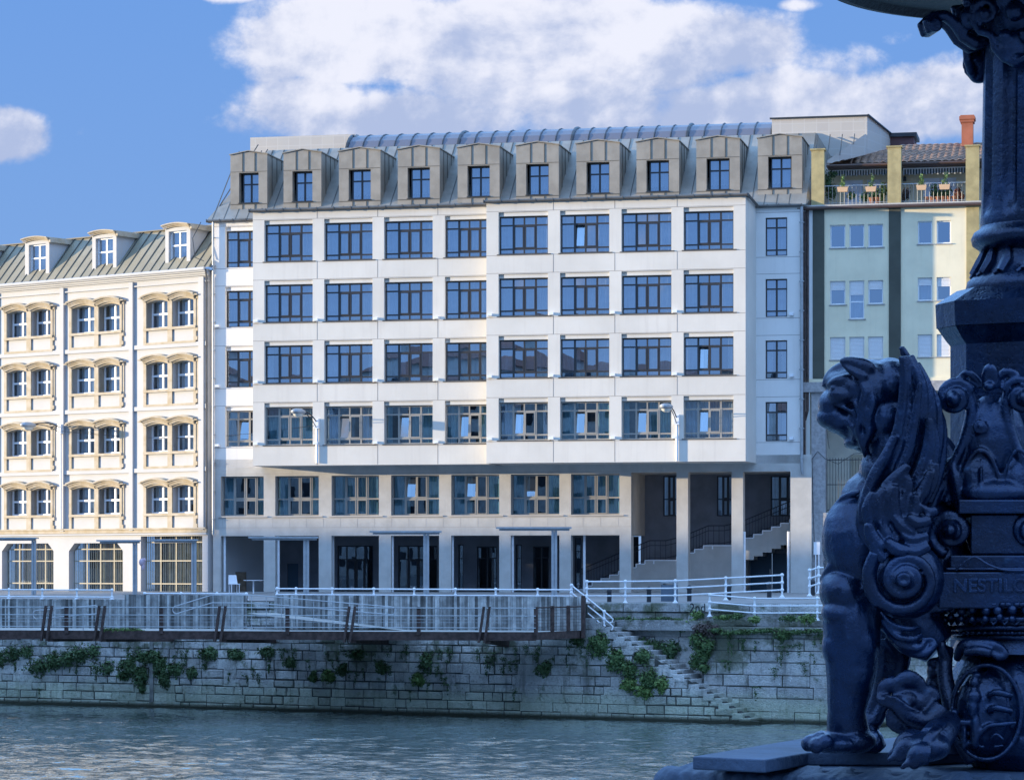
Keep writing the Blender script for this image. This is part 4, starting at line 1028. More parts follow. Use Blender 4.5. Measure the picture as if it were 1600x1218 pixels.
for p in singles:
    s = MB(); x = D.u(p); s.box(x-.08, x+.08, -.16, -.062, DZ-.10, zr[0]+.05); s.build('edge_post', M_rust, walk)
for t in (.33, .66, .97):
    s = MB(); x = dx1+(qb[0]-dx1)*t; y = qb[1]*t; s.box(x-.08, x+.08, y-.16, y-.07, DZ+.03, zr[0]+.08); s.build('edge_post', M_rust, walk)
s = MB()
for z, r_ in ((zr[0],.026),(zr[1],.021),(zr[2],.021)): s.tube([(dx0,-.2,z),(dx1,-.2,z)], r_, 6)
for z in (-.95, -1.08): s.tube([(dx0,-.2,z),(dx1,-.2,z)], .007, 4)
s.build('handrail', M_steel, walk)
s = MB()
for z, r_ in ((zr[0]+.02,.035),): s.tube([(dx1,-.12,z),(qb[0],qb[1]-.12,z)], r_, 6)
for k in range(7): s.tube([(dx1,-.1,DZ+.1+k*.14),(qb[0],qb[1]-.1,DZ+.1+k*.14)], .006, 4)
s.build('handrail', M_rust, walk)
s = MB(); s.box(qb[0]-.1, qb[0]+.06, qb[1]-.5, qb[1]-.3, DZ-.3, Q.z(914, 930)); s.build('corner_post', M_rust, walk)
# ramp handrails in the middle of the walkway
def ramp_rail(label, pts, Y, drop=.40, posts=()):
    s = MB(); top = [atY(px, py, Y) for px, py in pts]; low = [p-Vector((0,0,drop)) for p in top]
    def bend(a, b, dirx):
        m = (a+b)/2; r = (a-b).length/2
        return [m+Vector((dirx*r*math.sin(t), 0, r*math.cos(t))) for t in [PI*k/8 for k in range(9)]]
    e = bend(top[-1], low[-1], 1); st_ = bend(top[0], low[0], -1)
    s.tube([*top, *e[1:-1], *low[::-1], *st_[::-1][1:-1], top[0]], .026, 6)
    for px in posts:
        for (a, b) in zip(top, top[1:]):
            X = (px-CX)/F*Y
            if a.x <= X <= b.x:
                z = a.z+(b.z-a.z)*(X-a.x)/(b.x-a.x); s.tube([(X,Y,z),(X,Y,DZ)], .018, 5)
    return tag(s.build('ramp_handrail', M_steel), label, 'handrail')
ramp_rail('short looped handrail rising to the right at the far left of the walkway', [(58,953),(148,945.5)], 121.5, .36, (105,130))
ramp_rail('long looped steel handrail that rises to a peak and falls away to the right', [(276,946),(331,929),(400,929.5),(612,947.5)], 123., .34, (333,362,393,416,440,462,490,520,560,600))
# ramp surface behind the long handrail
mb = MB(); a, b, c_ = atY(388,968,125.5), atY(470,966,125.5), atY(640,984,125.)
mb.face([atY(386,957,127.), atY(430,957,127.), atY(640,983.5,125.5), atY(640,985.5,122.), atY(420,962,122.5)])
tag(mb.build('ramp', M_deck), kind='structure')

# ------------------------------------------------------------------ street furniture
def railing(label, posts, rails, r=.032, loc=None, base=None, end_post=None, hooks=0, name='white_railing', group=None):
    """posts: world points at foot; rails: heights above the foot"""
    t = thing(name, label, 'railing', posts[0], 0, group); o0 = Vector(posts[0]); posts = [Vector(p)-o0 for p in posts]
    for i, p in enumerate(posts):
        s = MB(); H = rails[0]; s.tube([p, p+Vector((0,0,H))], .042, 8)
        for h in rails: s.ball(p+Vector((0,0,h)), .082, 8)
        s.lathe([(.12,0),(.12,.03),(.07,.06),(.05,.12)], tuple(p), 8)
        s.build('post', M_whitemetal, t, smooth=50)
    for h in rails:
        s = MB(); pts = [p+Vector((0,0,h)) for p in posts]
        if hooks:
            d = (pts[-1]-pts[-2]).normalized(); e = pts[-1]+d*.35; pts += [e, e+Vector((.12,0,-.12)), e+Vector((.10,0,-.24)), e+Vector((0,0,-.27))]
        s.tube(pts, r, 8); s.build('rail', M_whitemetal, t, smooth=60)
    return t
def qp(px, w, z): return Q.P(Q.u(px, w), w, z)
def hz(px, py, w): return Q.z(px, py, w)
# along the top of the boards
pl = [-90, -40, 14, 66, 120, 175]
railing('white painted railing with ball joints on the low boards at the far left', [qp(p, -.12, -.28) for p in pl], [hz(90, 921, -.12)+.28, hz(90, 932, -.12)+.28])
pm = [226, 283, 339, 385]
railing('white railing on the boards between the low boards and the ramp opening', [qp(p, -.12, -.28) for p in pm], [hz(300, 927, -.12)+.28])
pr_ = [433, 462.5, 519, 584, 647, 711.5, 774.5, 840, 893]
railing('longest white railing, on the boards between the ramp opening and the stone stairs', [qp(p, -.12, -.28) for p in pr_], [hz(p, 920, -.12)+.28 for p in (650,)]+[hz(650, 929.5, -.12)+.28])
# stair rail: three rails sloping down with hooked ends
a = Q.P(Q.u(893,-.1), -.1, hz(893,946,-.1)); b = Q.P(Q.u(944,-.1), -.1, hz(944,987,-.1))
railing('white sloping railing with hooked ends at the head of the stone stairs', [a, b], [hz(893,914,-.1)-a.z, (hz(893,914,-.1)-a.z)*.64, (hz(893,914,-.1)-a.z)*.28], hooks=1)
# upper right railing, rising
pq = [(917,942),(977,942),(1055,941.5),(1134,937.5),(1222,933)]
tp = [912, 911, 907, 905.5, 897.5]
pts = [Q.P(Q.u(x,-2.), -2., hz(x, y, -2.)) for x, y in pq]; H = hz(1055,907,-2.)-pts[2].z
railing('white three rail railing along the coping in front of the open stair hall', pts, [H, H*.67, H*.34])
pts = [Q.P(Q.u(x,-2.6), -2.6, hz(x, y, -2.6)) for x, y in ((1265,931),(1279,927),(1400,925),(1500,922),(1600,920))]
railing('white railing close to the chest of the winged statue, behind it', pts, [1.1, .76, .42])
pts = [Q.P(Q.u(x,-1.15), -1.15, hz(x, y, -1.15)) for x, y in ((1109,963),(1179,969),(1277,969),(1390,969),(1500,969))]
H = hz(1179,934.5,-1.15)-pts[1].z
railing('lower white railing on the stone ledge below the coping', pts, [H, H*.66, H*.34])
# bollards, bin
def bollard(px, py, label):
    p = Q.P(Q.u(px,-3.2), -3.2, hz(px, py, -3.2)); s = MB(); s.lathe([(.10,0),(.10,.5),(.115,.52),(.115,.60),(.08,.68),(.03,.72)], (0,0,0), 12)
    tag(s.build('bollard', M_darkmetal, None, p, smooth=40), label, 'bollard', 'short bollards behind the white railing')
for px, py, l in ((952,943,'leftmost of the dark bollards behind the white railing'),(1014,941,'dark bollard just left of the grey bin'),(1077,939,'dark bollard just right of the grey bin'),(1139,937,'dark bollard before the left garage door'),(1202,934,'dark bollard before the right garage door'),(1270,930,'dark bollard beside the railing at the statue chest')): bollard(px, py, l)
t = thing('litter_bin', 'grey square litter bin behind the railing between two bollards', 'bin', Q.P(Q.u(1046,-4.5), -4.5, hz(1046, 941, -4.5)), -Q.a)
s = MB(); s.box(-.30, .30, -.25, .25, 0, .78); s.build('body', mat('bin blue grey', (.10,.14,.19), .5, .1), t); s = MB(); s.box(-.34, .34, -.28, .28, .86, .98); s.box(-.30, -.22, -.2, .2, .78, .86); s.box(.22, .30, -.2, .2, .78, .86); s.build('lid', M_steel, t)
# flat-topped steel posts on the pavement
def canopy(px, b0, b1, yt, Y, label, h=.17, pw=7):
    base = atY(px, 887, Y); base.z = -.2; t = thing('flat_top_post', label, 'post', base, 0, 'steel posts with a flat bar on top')
    zt = atY(px, yt, Y).z+.2; k = Y/F; x0, x1 = (b0-px)*k, (b1-px)*k
    s = MB(); s.box(-pw*k/2, -pw*k*.08, -.08, .08, 0, zt-h); s.box(pw*k*.08, pw*k/2, -.08, .08, 0, zt-h); s.box(-pw*k*.08, pw*k*.08, -.03, .05, 0, zt-h-.05); s.build('post', M_steel, t)
    s = MB(); s.box(x0, x1, -.35, .35, zt-h*.45, zt); s.box(x0+.15, x1-.1, -.15, .15, zt-h, zt-h*.45-.002); s.build('top_bar', M_steel, t)
canopy(53, -60, 59, 839, 143, 'steel post with a flat bar on top, leftmost in the row')
canopy(211, 152, 221, 843, 142, 'steel post with a flat bar on top and a pale pink bag hanging on it')
canopy(303, 237, 310, 842, 141, 'steel post with a flat bar before the last grille of the cream building', pw=8)
canopy(478.5, 389, 498, 838, 138.5, 'steel post with a flat bar before the second arcade opening of the white building', pw=9)
canopy(666, 578, 690, 829, 137, 'steel post with a flat bar before the fourth arcade opening of the white building', pw=9)
canopy(866, 775, 893, 823, 133, 'steel post with a flat bar before the sixth arcade opening of the white building', pw=9)
s = MB(); s.ball((0,0,0), (.16,.12,.2), 10); s.ball((.06,0,-.2), (.09,.08,.2), 10); s.ball((.1,0,.12),(.12,.1,.1),8)
tag(s.build('hanging_bag', mat('pale pink cloth', (.62,.48,.56), .9, .1), None, atY(222, 878, 141.6), smooth=80), 'pale pink bag hanging on a steel post', 'bag')
# white posts standing inside the arcade
for px, w in ((351,-.3),(435,-.3),(519,-.3),(613,-.3),(707,-.3),(801,-.3),(913,-.6),(1163,-.2),(1232,-.2)):
    s = MB(); x = M.u(px, w); s.tube([(x,-w,-.2),(x,-w,(g1 if px < 1000 else M.z(1163,830)))], .07, 8); s.build('service_pipe', M_whitemetal, main)
# facade lamps
def lamp(fr, px, py_top, py_bot, hx, hy, w, label, wb=0., pr=.07, rz=None):
    base = fr.P(fr.u(px, wb), wb, fr.z(px, py_bot, wb)); t = thing('wall_street_lamp', label, 'street lamp', base, -fr.a, 'lamps on the facades')
    zt = fr.z(px, py_top, wb)-base.z
    s = MB(); s.tube([(0,-.1,0),(0,-.1,zt)], pr, 8); s.box(-.12, .12, -.24, -.0, zt-.05, zt+.45); s.build('pole', M_whitemetal, t)
    hu = fr.u(hx, w)-fr.u(px, wb); hz_ = fr.z(hx, hy, w)-base.z; y1 = -(w-wb)
    s = MB(); n = 10; A = Vector((0,-.2,zt+.3)); B = Vector((hu*.85, y1*.86, hz_+.06))
    for dz, r_ in ((0,.032),(-.3,.022)):
        s.tube([A+Vector((0,0,dz))+(B-A-Vector((0,0,dz)))*(i/n)+Vector((0,0,.42*math.sin(PI*.5*i/n)*(1-i/n)+ (0))) for i in range(n+1)], r_, 6)
    s.build('arm', M_darkmetal, t)
    s = MB(); rot = Matrix.Rotation(math.atan2(y1, hu), 3, 'Z')
    s.ball((hu, y1, hz_), (.62,.30,.17), 14, rot=rot); s.build('lamp_head', M_steel, t, smooth=80)
    s = MB(); s.ball((hu+.0, y1, hz_-.11), (.40,.22,.17), 12, rot=rot); s.build('lens', mat('lamp lens', (.75,.74,.66), .25, .05), t, smooth=80)
lamp(M, 496, 668, 723, 466, 643, P1+2.2, 'street lamp fixed to the left bay of the white building', P1)
lamp(M, 1058, 662, 720, 1041, 635, P2+1.8, 'street lamp fixed to the right bay of the white building', P2)
lamp(L, 97, 676, 826, 44, 664, 3.2, 'street lamp on a tall pole against the cream building at the left', .18, .05)
s = MB(); a = L.P(L.u(97,.3), .3, L.z(97,674)); b = M.P(M.u(496,P1+.2), P1+.2, M.z(496,664,P1)); s.tube([a+(b-a)*(i/12)+Vector((0,0,-.5*math.sin(PI*i/12))) for i in range(13)], .012, 4)
tag(s.build('overhead_cable', M_darkmetal), 'thin cable strung between the lamp of the cream building and the left bay lamp', 'cable')
# ------------------------------------------------------------------ plants on the quay
def leafmat(name, c1, c2):
    mt = bpy.data.materials.new(name); mt.use_nodes = True; k = N(mt.node_tree); b = k.n['Principled BSDF']; b.inputs['Roughness'].default_value = .55; b.inputs['Specular IOR Level'].default_value = .3
    at = k.new('ShaderNodeAttribute'); at.attribute_name = 'tone'; k.link(k.mix(at.outputs['Fac'], c1, c2), b.inputs['Base Color']); return mt
M_leaf = leafmat('bush leaves', (.035,.075,.03), (.12,.2,.07)); M_leafd = leafmat('ivy leaves', (.04,.075,.035), (.10,.17,.07)); M_leafb = leafmat('pale leaves', (.06,.12,.03), (.20,.30,.10)); M_dry = leafmat('dry stems', (.06,.05,.045), (.16,.12,.11))
M_twig = mat('twig', (.05,.04,.03), .9, .1)
def leaves(blobs, n, size, rng, flat=.5):
    mb = MB(); tone = []
    tot = sum(r[0]*r[2] for c, r in blobs)
    for c, r in blobs:
        for _ in range(int(n*r[0]*r[2]/tot)):
            d = Vector((rng.gauss(0,1), rng.gauss(0,1), rng.gauss(0,1))).normalized()*(rng.random()**.45)
            wob = .75+.5*noise.noise(Vector((d.x*2+c[0], d.y*2, d.z*2+c[2])))
            p = Vector((c[0]+d.x*r[0]*wob, c[1]+d.y*r[1]*wob, c[2]+d.z*r[2]*wob))
            nrm = (d+Vector((rng.uniform(-.8,.8), rng.uniform(-.8,.8), rng.uniform(-.3,1)))).normalized()
            t = nrm.cross(Vector((rng.uniform(-1,1), rng.uniform(-1,1), rng.uniform(-1,1)))).normalized(); b = nrm.cross(t)
            s = size*rng.uniform(.6, 1.5)
            mb.face([p-t*s*.5, p+b*s*.32+t*s*.05, p+t*s*.6, p-b*s*.32+t*s*.05]); tone.append(min(1, max(0, .5+.35*d.z+rng.uniform(-.4,.4))))
    return mb, tone
pr3 = random.Random(33)
def plant(name, label, cat, fr, blobs, n, size, m, group=None, w=0):
    """blobs: (px, py, w, rx_m, rz_m); placed on the quay frame"""
    c0 = fr.P(fr.u(blobs[0][0], blobs[0][2]), blobs[0][2], fr.z(blobs[0][0], blobs[0][1], blobs[0][2]))
    loc = []
    for px, py, ww, rx, rz in blobs:
        p = fr.P(fr.u(px, ww), ww, fr.z(px, py, ww))-c0; loc.append((p, (rx, min(rx, .17), rz)))
    t = thing(name, label, cat, c0, 0, group)
    mb, tone = leaves(loc, n, size, pr3); mb.build('foliage', m, t, recalc=False, attr=tone)
    s = MB()
    for p, r in loc:
        for k in range(3): s.tube([p+Vector((0,.1,-r[2]*.6)), p+Vector((pr3.uniform(-.5,.5)*r[0], 0, r[2]*.1)), p+Vector((pr3.uniform(-.8,.8)*r[0], -.1, r[2]*.7))], .012, 4)
    s.build('stems', M_twig, t); return t
plant('stair_bush', 'dark green bush spilling over the upper steps of the stone stairs', 'bush', Q, [(940,1005,.08,.75,.7),(965,1030,.12,.7,.75),(985,1045,.12,.6,.6),(1005,1025,.1,.5,.5),(1015,1060,.15,.65,.6)], 5200, .11, M_leaf)
plant('stair_bush', 'lower pale flecked bush hanging on the quay wall under the stone stairs', 'bush', Q, [(1012,1078,.1,.75,.42),(985,1068,.1,.6,.4),(1035,1068,.12,.4,.5)], 3000, .10, M_leafb)
plant('stair_bush', 'round dark bush against the back wall above the middle of the stone stairs', 'bush', Q, [(1022,1010,-1.5,.75,.42),(1048,1014,-1.4,.55,.55),(1005,1003,-1.5,.4,.3),(1035,1030,-1.4,.6,.3)], 3600, .10, M_leafd)
plant('stair_bush', 'tall narrow bush hanging from the ledge beside the steps', 'bush', Q, [(1090,1000,-.75,.45,.5),(1098,1022,-.75,.5,.55),(1086,1035,-.8,.35,.4),(1105,1008,-.7,.45,.4),(1100,1042,-.8,.35,.3)], 3400, .10, M_leaf)
plant('ledge_plant', 'reddish dry plant at the left corner of the stone ledge', 'plant', Q, [(1098,982,-.85,.55,.35),(1115,984,-.8,.5,.3)], 1500, .09, M_dry)
plant('ledge_plant', 'bright green plant left of the stone ledge beside the number', 'plant', Q, [(1066,977,-1.45,.3,.3),(1090,960,-1.5,.35,.25),(1082,972,-1.4,.35,.25)], 1300, .09, M_leafb)
for k, (px, py, rx, rz, lab) in enumerate(((1130,964,.5,.14,'low green tuft on the ledge between the first two posts of its railing, left one'),(1150,962,.5,.16,'low green tuft on the ledge just left of the second post of its railing'),(1180,967,.4,.2,'low green tuft on the ledge at the foot of the second railing post'),(1233,965,.55,.2,'low green tuft on the ledge halfway along its railing'),(1262,966,.6,.26,'green tuft on the ledge at the statue chest'))):
    plant('ledge_tuft', lab, 'plant', Q, [(px, py, -.95, rx, rz)], 420, .085, M_leaf if k % 2 else M_leafb, 'tufts on the stone ledge')
plant('wall_plant', 'trailing plants rooted in the joint under the ledge stones', 'plant', Q, [(p, 986+(p*7%5)-2, -.72, .5, .14) for p in range(1120, 1290, 17)]+[(1222,992,-.7,.55,.35)], 2600, .085, M_leaf)
plant('wall_plant', 'weeds growing along the shelf below the coping', 'plant', Q, [(p, 965+(p*5%4), -1.35, .45, .10) for p in range(965, 1070, 15)], 900, .08, M_leaf)
for k, (px, py, rx, rz, m, lab) in enumerate(((515,1057,.55,.32,M_leafb,'green plant on the quay wall under the middle of the walkway, with broad leaves'),(535,1047,.4,.3,M_leafd,'small dark plant on the quay wall just right of the broad leaved one'),(490,1058,.3,.22,M_leaf,'small plant on the quay wall just left of the broad leaved one'),
        (655,1062,.5,.35,M_leafb,'drooping green plant on the quay wall, second of the large plants from the stairs'),(668,1035,.5,.6,M_leafd,'dark ivy on the quay wall above the drooping plant'),(597,1044,.4,.3,M_leafd,'small dark plant in a joint between the two large green plants'),(850,1045,.5,.4,M_leafd,'dark plant on the quay wall under the end of the walkway'),(905,1000,.5,.35,M_leafd,'dark plant under the last corner of the walkway'))):
    plant('wall_plant', lab, 'plant', Q, [(px, py, .1, rx, rz),(px+pr3.uniform(-6,6), py-7, .08, rx*.6, rz*.7)], 900, .10, m)
plant('ivy', 'ivy hanging on both sides of the dark drain streak in the quay wall', 'ivy', Q, [(205,1040,.1,.8,.6),(222,1055,.12,.6,.7),(195,1055,.1,.5,.3),(222,1075,.1,.25,.35),(250,1040,.1,.5,.7),(258,1060,.1,.4,.6),(275,1045,.1,.8,.45),(300,1050,.1,.5,.35),(240,1025,.1,1.5,.4)], 9000, .11, M_leafd)
plant('ivy', 'dark ivy along the top of the quay wall at the far left, under the walkway', 'ivy', Q, [(p, 1016+(p*13%31), .1, .7+.3*(p*5%3), .35+.2*(p*7%3)) for p in range(-20, 190, 21)], 7000, .11, M_leafd)
plant('ivy', 'dark ivy patches under the walkway right of the drain streak', 'ivy', Q, [(330,1020,.1,.8,.4),(372,1022,.1,.7,.35),(420,1018,.1,.8,.35),(455,1035,.1,.5,.3),(560,1022,.1,.7,.3)], 3600, .11, M_leafd)
plant('edge_weeds', 'bright green weeds growing along the edge of the walkway', 'plant', D, [(p, 984, -.05, .45, .13) for p in (166,178,190,200,212)], 1500, .07, M_leafb)
rw_ = random.Random(77); mb = MB(); tone = []
for _ in range(150):
    px = rw_.uniform(-20, 1280); w = .06 if px < 930 else (-.85 if px > 1105 else -1.68)
    if 930 <= px < 1105 and rw_.random() < .6: continue
    y0_ = 1010 if px < 900 else 990; py = y0_+abs(rw_.gauss(0, 26)); p = Q.P(Q.u(px, w), w, max(-4.6, Q.z(px, py, w))); rx = rw_.uniform(.12, .5)
    b_, t_ = leaves([(tuple(p), (rx, .07, rw_.uniform(.06, .22))), (tuple(p-Vector((rw_.uniform(-.1,.1),0,.25))), (rx*.35, .06, rw_.uniform(.2,.4)))], int(60+120*rx), .06, rw_)
    o_ = len(mb.v); mb.v += b_.v; mb.f += [tuple(i+o_ for i in f) for f in b_.f]; mb.mi += b_.mi; tone += t_
tag(mb.build('wall_weeds', M_leafd, None, recalc=False, attr=tone), 'small weeds and moss rooted all over the joints of the quay wall', 'weeds', kind='stuff')
s = MB(); s.box(-.10, .10, -.09, .0, -2.2, 1.); tag(s.build('drain_streak', mat('wet dark stain', (.24,.25,.24), .5, .3, 2., .3, 10), None, Q.P(Q.u(238), 0, -2.85), -Q.a), 'dark wet drain streak down the quay wall between the ivy', 'drain')

# planters and plants on the terrace
def pot(px, py, wpx, label, seed):
    w = -.02+YW; k = M.Y(M.u(px,w),w)/F; c = M.P(M.u(px,w), w+.12, M.z(px, py, w)); t = thing('flower_box', label, 'flower box', c, -M.a, 'clay boxes on the terrace railing')
    h = wpx*k/2; s = MB(); s.hexa([(-h*.85,-.09,-.13),(h*.85,-.09,-.13),(h*.85,.09,-.13),(-h*.85,.09,-.13),(-h,-.13,.11),(h,-.13,.11),(h,.13,.11),(-h,.13,.11)]); s.build('box', mat('clay box', (.72,.47,.28), .8, .05), t)
    r = random.Random(seed); mb, tone = leaves([((0,0,.25),(h*.9,.15,.22)),((h*.3*(seed%3-1),0,.5),(.16,.12,.3))], 160, .07, r); mb.build('foliage', M_leafb, t, recalc=False, attr=tone)
pot(1317,296.5,17,'leftmost clay flower box on the terrace railing',1); pot(1361,296,17,'second clay flower box from the left on the terrace railing',2); pot(1440,293.5,16,'third clay flower box, just right of the middle terrace pier',4); pot(1476,292.5,17,'rightmost clay flower box on the terrace railing',5)
def terr(label, pts, n, m, name='terrace_plant', w=-1.1):
    plant(name, label, 'plant', M, [(px, py, w, rx, rz) for px, py, rx, rz in pts], n, .09, m)
terr('dark climber filling the left corner of the terrace and the space under its roof', [(1294,285,.35,.8),(1300,300,.4,.5),(1303,272,.3,.2)], 1300, M_leafd)
terr('leafy light green pot plants on the left half of the terrace', [(1352,308,.35,.35),(1366,305,.4,.4),(1380,298,.3,.6),(1330,305,.3,.3),(1375,312,.3,.3)], 1500, M_leafb)
terr('dark red leaved plant right of the middle terrace pier', [(1416,302,.3,.4),(1410,308,.3,.3)], 700, M_dry)
terr('tall leafy pot plants before the lilac door on the right half of the terrace', [(1460,298,.3,.5),(1470,303,.4,.4),(1480,300,.3,.4)], 1100, M_leaf)
terr('reddish shrub at the right end of the terrace', [(1497,303,.3,.45),(1502,308,.25,.3)], 700, leafmat('red leaves', (.16,.05,.03), (.32,.12,.07)))
def pots(label, px0, px1, py):
    t = thing('clay_pots', label, 'pots', M.P(M.u(px0,-.7), -.7, M.z(px0,py+6,-.7)), -M.a); n = max(2, int((px1-px0)/9))
    for k in range(n):
        s = MB(); s.lathe([(.09,0),(.13,.24),(.15,.24),(.15,.29)], (k*.27,0,0), 10); s.build('pot', mat('clay pot', (.42,.18,.10), .8, .1), t)
pots('row of clay pots behind the railing of the left terrace half', 1362, 1386, 312); pots('row of clay pots behind the railing below the right flower boxes', 1448, 1505, 311)
# small things in the arcade
t = thing('café_chair'.replace('é','e'), 'pale plastic chair standing behind the railing at the left of the arcade', 'chair', M.P(M.u(366,2.2), 2.2, -.05), .4)
s = MB(); s.box(-.24,.24,-.24,.24,.42,.46); s.build('seat', M_framew, t); s = MB(); s.hexa([(-.24,.2,.46),(.24,.2,.46),(.24,.24,.46),(-.24,.24,.46),(-.2,.3,.9),(.2,.3,.9),(.2,.33,.9),(-.2,.33,.9)]); s.build('backrest', M_framew, t)
for a in (-.2, .2):
    for b in (-.2, .2): s = MB(); s.box(a-.02, a+.02, b-.02, b+.02, 0, .42); s.build('leg', M_framew, t)
t = thing('terrace_table', 'small white table seen through the ramp opening of the boards', 'table', M.P(M.u(396,3.), 3., -.15), .2)
s = MB(); s.lathe([(.5,.72),(.5,.75)], (0,0,0), 20); s.build('tabletop', M_whitemetal, t); s = MB(); s.lathe([(.28,0),(.28,.03),(.04,.05),(.04,.72)], (0,0,0), 12); s.build('pedestal', M_whitemetal, t)
s = MB(); s.box(M.u(363,-2.)-0, M.u(384,-2.), 2, 2.1, -.1, M.z(373,893,-2)); tag(s.build('notice_board', mat('cork board', (.20,.15,.11), .95, .2, 4.), None, M.loc(), -M.a), 'brown panel leaning inside the first arcade opening', 'panel')

# ------------------------------------------------------------------ the bank behind and beside the viewer (never in the picture, but in the windows and the light)
M_far = mat('bank render', (.45,.43,.40), .9, .1); M_farr = mat('bank roof', (.16,.08,.06), .9, .1)
def block(label, x, y, w, d, h, rz, seed, roof=2.2):
    t = thing('bank_house', label, 'building', (x, y, -.3), rz, 'houses on the bank behind the viewer'); r = random.Random(seed)
    s = MB(); s.box(-w/2, w/2, -d/2, d/2, 0, h); s.build('wall', M_far, t)
    s = MB(); s.hexa([(-w/2-.4,-d/2-.4,h),(w/2+.4,-d/2-.4,h),(w/2+.4,d/2+.4,h),(-w/2-.4,d/2+.4,h),(-w/2+2,-.3,h+roof),(w/2-2,-.3,h+roof),(w/2-2,.3,h+roof),(-w/2+2,.3,h+roof)]); s.build('roof', M_farr, t)
    s = MB()
    for fl in range(int(h/3.1)):
        for k in range(int(w/2.6)): s.box(-w/2+1+k*2.6, -w/2+2.1+k*2.6, d/2-.02, d/2+.05, 1.2+fl*3.1, 2.9+fl*3.1)
    s.build('window', M_dark, t)
block('tall house on the near bank, farthest left', -128, -34, 24, 14, 25, .25, 1); block('tall house on the near bank, second from left', -103, -30, 22, 14, 21.5, .2, 2)
block('tall house on the near bank, third from left', -79, -27, 20, 14, 24.5, .15, 3); block('tall house on the near bank, nearest the bridge', -56, -20, 20, 26, 21, .1, 4)
block('house on the near bank beside the bridge', -31, -30, 18, 14, 22, .0, 5)
t = thing('shade_block', 'unseen block added down the river to shade the quay and statue', 'building', (0,0,0), SUN_AZ, 'houses on the bank behind the viewer')  # unseen block, added to keep the low sun off quay, arcade and statue
for (ya, yb, zt) in ((40, 146.6, 20.1),):
    s = MB(); s.box(-188, -168, ya, 134, -.5, zt); s.box(-186, -166, -45, 39.9, -.5, 34.); s.hexa([(-188,134,-.5),(-168,134,-.5),(-168,yb,-.5),(-188,yb,-.5),(-188,134,zt-.01),(-168,134,zt-.01),(-168,yb,17.9),(-188,yb,17.9)]); s.build('wall', M_far, t)  # top stepped and sloped to set where the shade ends
s = MB()
for k in range(38):
    for fl in range(5): s.box(-168.02, -167.95, 42+k*2.7, 43.3+k*2.7, 1.2+fl*3.1, 2.9+fl*3.1)
s.build('window', M_dark, t)
s = MB(); s.hexa([(-188,40,20.1),(-168,40,20.1),(-168,90,20.1),(-188,90,20.1),(-179,42,21),(-177,42,21),(-177,88,21),(-179,88,21)]); s.build('roof', M_farr, t)
mb = MB(); mb.box(-240, -150, 0, 175, -5.6, -.4); mb.box(-400, 400, -500, -10, -5.6, -.35); tag(mb.build('river_bank', M_street), kind='structure')  # near bank, plus a land patch added under the sun-blocking building
# the bridge the viewer stands on
mb = MB(); mb.box(-60, 60, -12, 8.9, -1.3, -.42); tag(mb.build('bridge_deck', M_street), kind='structure')
s = MB(); s.box(-60, .30, 7.35, 7.75, -.42, .42); s.box(-60, .3, 7.3, 7.8, .42, .5); tag(s.build('bridge_parapet', M_stone), 'low stone parapet of the bridge left of the statue', 'parapet')
# ------------------------------------------------------------------ cast iron lamp post and winged statue on the bridge
def iron_mat():
    mt = bpy.data.materials.new('blue painted cast iron'); mt.use_nodes = True; k = N(mt.node_tree); b = k.n['Principled BSDF']
    b.inputs['Specular IOR Level'].default_value = .5; b.inputs['Metallic'].default_value = .6; b.inputs['Coat Weight'].default_value = .35; b.inputs['Coat Tint'].default_value = (.6,.8,1,1); b.inputs['Coat Roughness'].default_value = .15
    tc = k.new('ShaderNodeTexCoord'); v = tc.outputs['Object']
    n1 = k.noise(v, 5, 5, .6); n2 = k.noise(v, 38, 5, .65); n3 = k.noise(v, 150, 3, .6)
    c = k.mix(k.rng(n1, .35, .65), (.0025,.022,.072), (.001,.010,.036))
    c = k.mix(k.m('MULTIPLY', k.rng(n2, .60, .74), .35), c, (.03,.10,.20)); k.link(c, b.inputs['Base Color'])
    k.link(k.rng(n2, .3, .7, .20, .38), b.inputs['Roughness'])
    bn = k.new('ShaderNodeBump'); bn.inputs['Strength'].default_value = .5; bn.inputs['Distance'].default_value = .006
    k.link(k.m('ADD', k.m('MULTIPLY', n2, 1.), k.m('MULTIPLY', n3, .28)), bn.inputs['Height']); k.link(bn.outputs[0], b.inputs['Normal']); k.link(bn.outputs[0], b.inputs['Coat Normal']); return mt
M_iron = iron_mat()
M_irond = mat('brown black underside', (.020,.014,.015), .5, .2, 6, .3, 60)
PX = 1/ (F/7.05)                                     # metres per photograph pixel where the statue stands
SY = 7.05
def S3(px, py, d=0.): return Vector(((px-CX)/F*(SY+d), SY+d, ZC+(HY-py)*(SY+d)/F))
PZ = .73
def remesh(o, vox=.006, it=3, fac=.5):
    m = o.modifiers.new('r', 'REMESH'); m.mode = 'VOXEL'; m.voxel_size = vox; m.use_smooth_shade = True
    s = o.modifiers.new('s', 'SMOOTH'); s.iterations = it; s.factor = fac; return o
